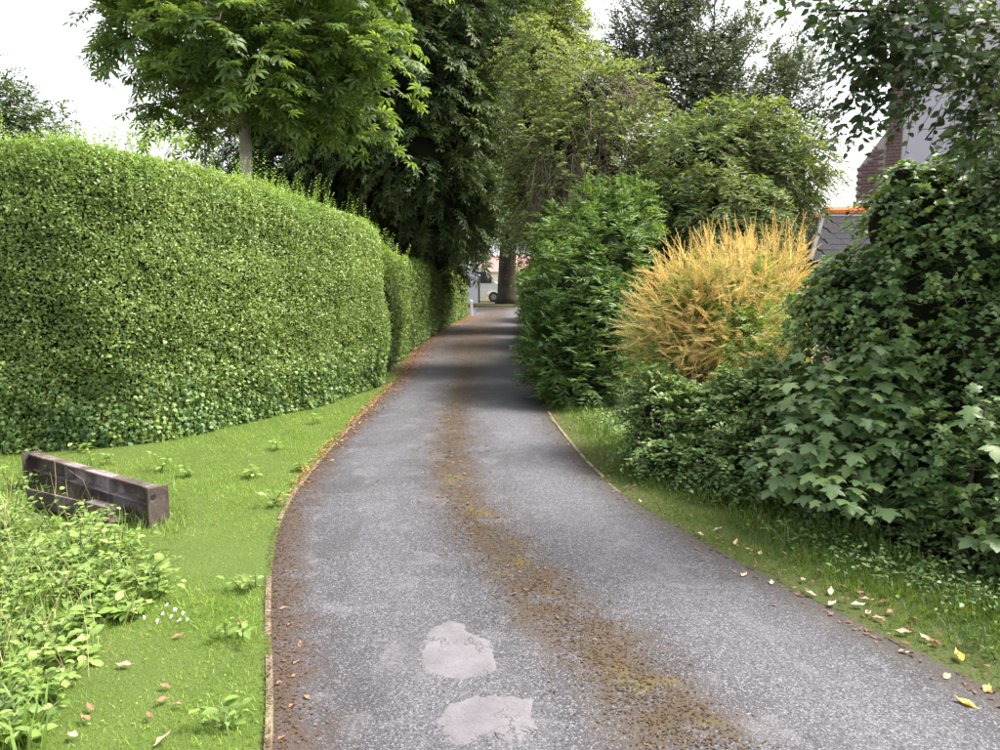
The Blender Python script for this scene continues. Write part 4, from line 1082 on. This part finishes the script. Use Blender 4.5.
# second rusty piece lying beside it among the weeds
p2a, p2b = gp(135, 524), at(52, 487, 5.2)
dx, dy = p2b[0] - p2a[0], p2b[1] - p2a[1]; L2 = math.hypot(dx, dy)
bar = thing('rusty_steel_plate', 'broken rusty plate lying among the weeds inside the channel', 'steel plate', (p2a[0] - .05, p2a[1] + .05, .02), rotz=math.atan2(dy, dx))
MB().box((0, 0, 0), (L2, .16, .016)).build('plate', M['rust'], bar, bevel=.003)
MB().box((0, .145, .017), (L2, .16, .12)).build('upstand', M['rust'], bar, bevel=.003)
MB().box((.1, -.04, .017), (.45, .1, .06)).build('lug', M['rust'], bar, bevel=.006)

# ================================================================== GRASS, LITTER, WEEDS
def in_region(n, x0, x1, y0, y1, fa, fb, fall=4.0):
    x = rng.uniform(x0, x1, n); y = rng.uniform(y0, y1, n); d = np.hypot(x, y)
    k = (x > fa(y)) & (x < fb(y)) & (rng.random(n) < np.minimum(1, (fall / d) ** 1.6)) & (np.abs(x) < y * .74 + 1.6)
    return x[k], y[k]
def grass(name, label, x, y, h, mat):
    n = len(x); P = np.stack([x, y, np.full(n, -.004)], 1)
    D = np.array([0, 0, 1.0]) + rv(n) * .55
    o = link(name, Leaves(P, D, rv(n) * np.array([1, 1, .2]) + 1e-3, h).mesh(name, 'blade', mat))
    tag(o, label, 'grass', kind='stuff')
x, y = in_region(540000, -6, -.3, 1.9, 12.6, lambda q: np.where(q < 6.3, -9, hedge_x(q) - .1), lambda q: XL(q) - .03 + .035 * np.sin(q * 9) * np.sin(q * 3.7 + 1) + .02 * np.sin(q * 23))
hh = .023 * rng.uniform(.5, 1.7, len(x)) * (1 + .55 * vnoise(np.stack([x, y, 0 * x], 1), 2.5, 7))
grass('grass', 'short bright green grass of the lawn', x, y, hh, M['grass'])
x, y = in_region(330000, .2, 3.6, 1.9, 22, lambda q: XR(q) - .02 + .04 * np.sin(q * 7) * np.sin(q * 2.9), lambda q: XR(q) + VW(q) + .25, 5.0)
e = (x - XR(y)) / VW(y)
kk = rng.random(len(x)) < .3 + .7 * np.clip(e * 2.2, 0, 1) * (vnoise(np.stack([x, y, 0 * x], 1), 5, 3) > -.5); x, y, e = x[kk], y[kk], e[kk]
hh = (.03 + .045 * np.clip(e, 0, 1)) * rng.uniform(.5, 1.5, len(x)) * (1 + .5 * vnoise(np.stack([x, y, 0 * x], 1), 3.5, 8))
grass('grass', 'rough shaded grass of the verge below the shrubs', x, y, hh, M['verge'])
# overgrown grass stalks round the weeds
def stalks(label, n, pix, h):
    uv = np.array([pix[rng.integers(len(pix))] for _ in range(n)], float) + rng.normal(size=(n, 2)) * 14
    P = np.array([gp(u, max(v, 440)) for u, v in uv]); D = np.array([0, 0, 1.0]) + rv(n) * .4
    o = link('grass', Leaves(P, D, rv(n) * np.array([1, 1, .1]) + 1e-3, h * rng.uniform(.5, 1.4, n)).mesh('grass', 'blade', M['weed']))
    tag(o, label, 'grass', kind='stuff')
stalks('long uncut grass among the weeds by the rusty channel', 600, [(20, 520), (60, 545), (15, 580), (50, 620), (20, 680), (100, 540), (30, 735), (60, 590), (110, 590)], .12)
stalks('uncut grass tufts along the foot of the rusty channel', 900, [(165, 522), (150, 515), (130, 508), (175, 520), (110, 500), (90, 492), (60, 482), (30, 475)], .07)

_n = 60; uv = np.array([(rng.uniform(-10, 130), rng.uniform(500, 690)) for _ in range(_n)]); P = np.array([gp(u, v) for u, v in uv])
def loose_stalks(P, L, name, label):
    D = unit(np.array([0, 0, 1.0]) + rv(len(P)) * .55); b = P + D * L[:, None]; V, T = [], []
    for p, q in zip(P, b):
        n = len(V); m_ = (p + q) / 2 + rng.normal(size=3) * .02
        for c, w_ in ((p, .0016), (m_, .0013), (q, .0008)):
            V += [c + np.array([w_, 0, 0]), c + np.array([-w_ / 2, w_, 0]), c + np.array([-w_ / 2, -w_, 0])]
        for k in range(2):
            for e in range(3):
                a0, a1 = n + k * 3 + e, n + k * 3 + (e + 1) % 3; T += [(a0, a1, a1 + 3), (a0, a1 + 3, a0 + 3)]
    o = link(name, mesh_np(name, np.array(V), T, M['straw'], np.repeat(rng.random(len(P)), 12))); tag(o, label, 'grass', kind='stuff')
loose_stalks(P, rng.uniform(.2, .42, _n), 'dry_grass_stalks', 'dry straw-coloured grass stalks among the weeds')
def cover(label, n, xf, y0, y1, h, size, mat, shape='hex'):
    y = rng.uniform(y0, y1, n); x = xf(y, n); k = vnoise(np.stack([x, y, 0 * x], 1), 3.0, 66) > -.25
    x, y = x[k], y[k]; n = len(x); z = h * rng.random(n) ** 1.3
    o = link('ground_cover', Leaves(np.stack([x, y, z], 1), rv(n) * np.array([1, 1, .4]), np.array([0, -.25, 1.0]) + rv(n) * .4, size * rng.uniform(.5, 1.4, n)).mesh('ground_cover', shape, mat))
    tag(o, label, 'ground cover', kind='stuff')
cover('low leafy ground cover at the foot of the shrubs along the verge', 5000, lambda y, n: XR(y) + VW(y) * (.95 + .22 * rng.normal(size=n)), 2.6, 8.5, .13, .03, M['ivy'])
cover('small clover leaves spread through the lawn', 5000, lambda y, n: XL(y) - .05 - 2.6 * rng.random(n), 2.2, 8, .022, .011, M['grass'])
def zc(x, y):
    a, b = XL(y), XR(y); t = np.clip((x - a) / (b - a), 0, 1)
    return .004 + .03 * (1 - (2 * t - 1) ** 2)
def litter(label, n, xf, y0, y1, size, mat, pw=1.0):
    y = y0 + (y1 - y0) * rng.random(n) ** pw; x = xf(y, n)
    z = np.where((x > XL(y)) & (x < XR(y)), zc(x, y), .02) + .004
    P = np.stack([x, y, z], 1); Nn = np.array([0, 0, 1.0]) + rv(n) * .35
    D = rv(n) * np.array([1, 1, .1])
    o = link('leaf_litter', Leaves(P, D, Nn, size * rng.uniform(.5, 1.3, n)).mesh('leaf_litter', 'hex' if size < .02 else 'crisp', mat))
    tag(o, label, 'leaf litter', kind='stuff')
litter('brown leaf litter drifted along the left edge of the drive', 9000, lambda y, n: XL(y) + np.abs(rng.normal(size=n)) * np.interp(y, [2, 6, 9, 14, 20], [.08, .06, .13, .28, .38]) - .08, 5.0, 34, .036, M['litter_o'], .62)
litter('fine dirt and leaf crumbs along the lawn side of the drive', 4500, lambda y, n: XL(y) + np.abs(rng.normal(size=n)) * .09 - .03, 1.8, 9, .014, M['crumb'], 1.0)
litter('brown leaf litter thinly strewn over the shaded middle of the drive', 2600, lambda y, n: XL(y) + (XR(y) - XL(y)) * np.clip(.5 + rng.normal(size=n) * np.interp(y, [3, 9, 20], [.07, .1, .22]), 0, 1), 3.0, 36, .03, M['litter'], .75)
litter('dry leaf litter along the right edge of the drive under the shrubs', 2600, lambda y, n: XR(y) + rng.normal(size=n) * .1 + .03, 2.4, 30, .028, M['litter'], 1.0)

litter('fine brown moss crumbs and leaf mould along the crown of the drive', 26000, lambda y, n: XL(y) + (XR(y) - XL(y)) * np.clip(.5 + rng.normal(size=n) * np.interp(y, [3, 9, 20], [.045, .055, .16]), 0, 1), 1.8, 24, .013, M['crumb'], 1.3)
# single fallen leaves one can pick out
def fallen(u, v, mat, size, label, group, shape='dry'):
    p = gp(u, v, .03); on = XL(p[1]) < p[0] < XR(p[1])
    p[2] = (zc(p[0], p[1]) if on else .02)
    me = _fl.get(mat)
    if me is None:
        vv, tt = SH[shape]; me = _fl[mat] = mesh_np('fallen_leaf', vv - np.array([0, .5, 0]), tt, M[mat])
    o = link('fallen_leaf', me, None, tuple(p)); s = size * random.uniform(.85, 1.15)
    o.scale = (s, s, s); o.rotation_euler = (random.uniform(-.25, .25), random.uniform(-.25, .25), random.uniform(0, 6.28))
    tag(o, label, 'leaf', group)
_fl = {}
for i, (u, v) in enumerate(nearest_first(((959, 654), (966, 700), (988, 684)))): fallen(u, v, 'fall_y', .07, 'yellow fallen leaf near the right edge of the drive, ' + ordinal(i) + ' from the camera', 'yellow fallen leaves on the verge')
for i, (u, v) in enumerate(nearest_first(((744, 572), (772, 579), (718, 528), (736, 541), (803, 578), (811, 592), (831, 590), (832, 602), (868, 611), (903, 648), (867, 598), (858, 603), (925, 636), (903, 630), (947, 672), (700, 533), (640, 500), (878, 616), (760, 552), (748, 548)))):
    fallen(u, v, 'fall_p', .055, 'pale dry fallen leaf along the right verge of the drive, ' + ordinal(i) + ' from the camera', 'pale fallen leaves on the verge')
for i, (u, v) in enumerate(nearest_first(((798, 554), (862, 592), (890, 610), (935, 640), (843, 585), (915, 618), (885, 600), (820, 570)))):
    fallen(u, v, 'fall_b', .055, 'brown fallen leaf in the verge grass below the shrubs, ' + ordinal(i) + ' from the camera', 'brown fallen leaves on the verge')
for i, (u, v) in enumerate(nearest_first(((73, 733), (163, 737), (124, 663)))): fallen(u, v, 'fall_p', .06, 'pinkish dry fallen leaf on the lawn, ' + ordinal(i) + ' from the camera', 'pale fallen leaves on the lawn')
for i, (u, v) in enumerate(nearest_first(((165, 684), (178, 702), (162, 698), (150, 713), (178, 634), (240, 622), (90, 705), (85, 716), (215, 520)))): fallen(u, v, 'fall_b', .045, 'small brown fallen leaf on the lawn, ' + ordinal(i) + ' from the camera', 'brown fallen leaves on the lawn')
for i, (u, v) in enumerate(nearest_first(((284, 656), (294, 671), (279, 678), (307, 693), (296, 658), (281, 732), (300, 640), (283, 604), (290, 620), (286, 568), (292, 700)))): fallen(u, v, 'fall_b', .04, 'small brown fallen leaf on the dirt edge between lawn and drive, ' + ordinal(i) + ' from the camera', 'brown fallen leaves on the drive edge')

# weeds: each plant its own object with its own leaves
def weed(name, label, u, v, h, n, size, shape, mat, group, spread=.5, single=True):
    p = gp(u, v); root = thing(name, label, 'weed', p, group)
    mb = MB(); Ps, Ds, Ns = [], [], []
    k = max(1, n // 8)
    for i in range(k):
        d = np.array([random.gauss(0, spread), random.gauss(0, spread), 1.0]); d /= np.linalg.norm(d); L = h * random.uniform(.65, 1.1)
        q = p + np.array([random.gauss(0, .03), random.gauss(0, .03), 0])
        top = q + d * L
        mb.tube([q - (0, 0, .02), q + d * L * .55 + np.array([0, 0, .02]), top], [.004, .003, .0015], 5)
        for j in range(8):
            t = .25 + .75 * j / 7; a = j * 1.571 + random.uniform(-.4, .4) + i
            o_ = np.array([math.cos(a), math.sin(a), 0])
            Ps.append(q + d * L * t + o_ * .012); Ds.append(o_ + np.array([0, 0, random.uniform(-.25, .5)])); Ns.append(np.array([0, 0, 1.0]) + o_ * .2 + rng.normal(size=3) * .25)
    loc_mb(mb, root.location).build('stem', M['stem'], root)
    lv = Leaves(np.array(Ps), np.array(Ds), np.array(Ns), size * rng.uniform(.5, 1.3, len(Ps)))
    if single: lv.singles('leaf', shape, mat, root, 28, 'small_leaves')
    else: lv.part('leaves', shape, mat, root)
    return root
W = [(95, 585, .2), (125, 580, .2), (60, 570, .24), (30, 575, .26), (75, 600, .2), (105, 620, .14), (20, 640, .22), (65, 640, .16), (30, 665, .18), (80, 660, .12), (10, 690, .18), (55, 685, .12), (25, 735, .16), (-5, 740, .2), (5, 530, .34), (35, 535, .3), (90, 535, .26), (140, 560, .2), (20, 590, .28), (50, 575, .24), (155, 580, .14), (-10, 500, .4), (15, 490, .34), (110, 598, .3), (140, 585, .26), (80, 575, .34), (45, 560, .36), (15, 560, .42), (100, 555, .3), (60, 610, .3), (25, 615, .34), (5, 660, .32), (45, 655, .24), (85, 630, .2), (120, 560, .3), (150, 600, .2), (10, 710, .26), (35, 705, .2), (0, 600, .4), (70, 545, .34), (15, 520, .4), (-25, 640, .4), (-20, 560, .45), (130, 615, .16), (40, 590, .34), (55, 530, .32)]
for i, (u, v, h) in enumerate(nearest_first(W)):
    weed('leafy_weed', 'leafy pale green weed by the rusty channel, ' + ordinal(i) + ' of its clump from the camera', u, v, h * .9, 64, random.uniform(.034, .058), random.choice(['oval', 'oval', 'ivy', 'oval', 'lance']), M['weed'], 'weeds clumped beside the rusty channel', .8)
for u, v, h, lab in ((160, 470, .17, 'small round weed on the lawn behind the rusty channel end'), (188, 476, .1, 'tiny weed on the lawn just right of the rusty channel end'), (105, 465, .16, 'small weed between the rusty channel and hedge'), (80, 452, .14, 'small weed at the hedge foot behind the rusty channel'),
                     (278, 450, .12, 'small weed on the lawn halfway along the clipped hedge'), (318, 424, .12, 'small weed on the lawn near the far end of the hedge'), (268, 508, .16, 'pale weed at the lawn edge level with the rusty channel'), (255, 478, .1, 'low weed on the lawn above the pale edge weed'),
                     (248, 590, .13, 'ragged weed at the lawn edge level with the weed clump'), (240, 640, .12, 'ragged weed at the lawn edge level with the clover flowers'), (226, 728, .14, 'white-tipped weed on the lawn at the bottom of the picture'), (300, 470, .08, 'low weed by the timber edging where the lawn narrows')):
    weed('lawn_weed', lab, u, v, h, 24, .05, 'oval', M['weed'], 'weeds scattered on the lawn', .6)
# verge weeds below the shrubs
for u, v, h, lab in ((895, 585, .2, 'green weed on the verge below the low bramble'), (960, 610, .2, 'green weed on the verge at the right edge'), (660, 470, .16, 'green weed on the verge below the bramble bush'), (600, 435, .2, 'green weed on the verge below the golden shrub'), (790, 545, .22, 'green weed on the verge below the sycamore leaves'), (985, 650, .16, 'green weed on the verge beside the yellow fallen leaves')):
    weed('verge_weed', lab, u, v, h, 32, .045, 'lance', M['elder'], 'weeds on the verge', .6)
# white clover heads
for i, (u, v) in enumerate(nearest_first(((134, 620), (150, 612), (163, 624), (168, 615), (172, 627), (176, 620), (180, 631), (184, 624), (188, 630), (158, 632), (145, 628)))):
    p = gp(u, v); r = thing('clover_flower', 'white clover flower beside the weed clump, ' + ordinal(i) + ' from the camera', 'flower', p, 'white clover flowers on the lawn')
    MB().tube([(0, 0, -.01), (.002, 0, .05)], [.0015, .0012], 5).build('stalk', M['stem'], r)
    nn = 14; lv = Leaves(np.array(p) + np.array([0, 0, .052]) + rv(nn) * .002, rv(nn) + np.array([0, 0, .3]), rv(nn), .011)
    link('flower_head', lv.mesh('flower_head', 'oval', M['flower'], p), r)
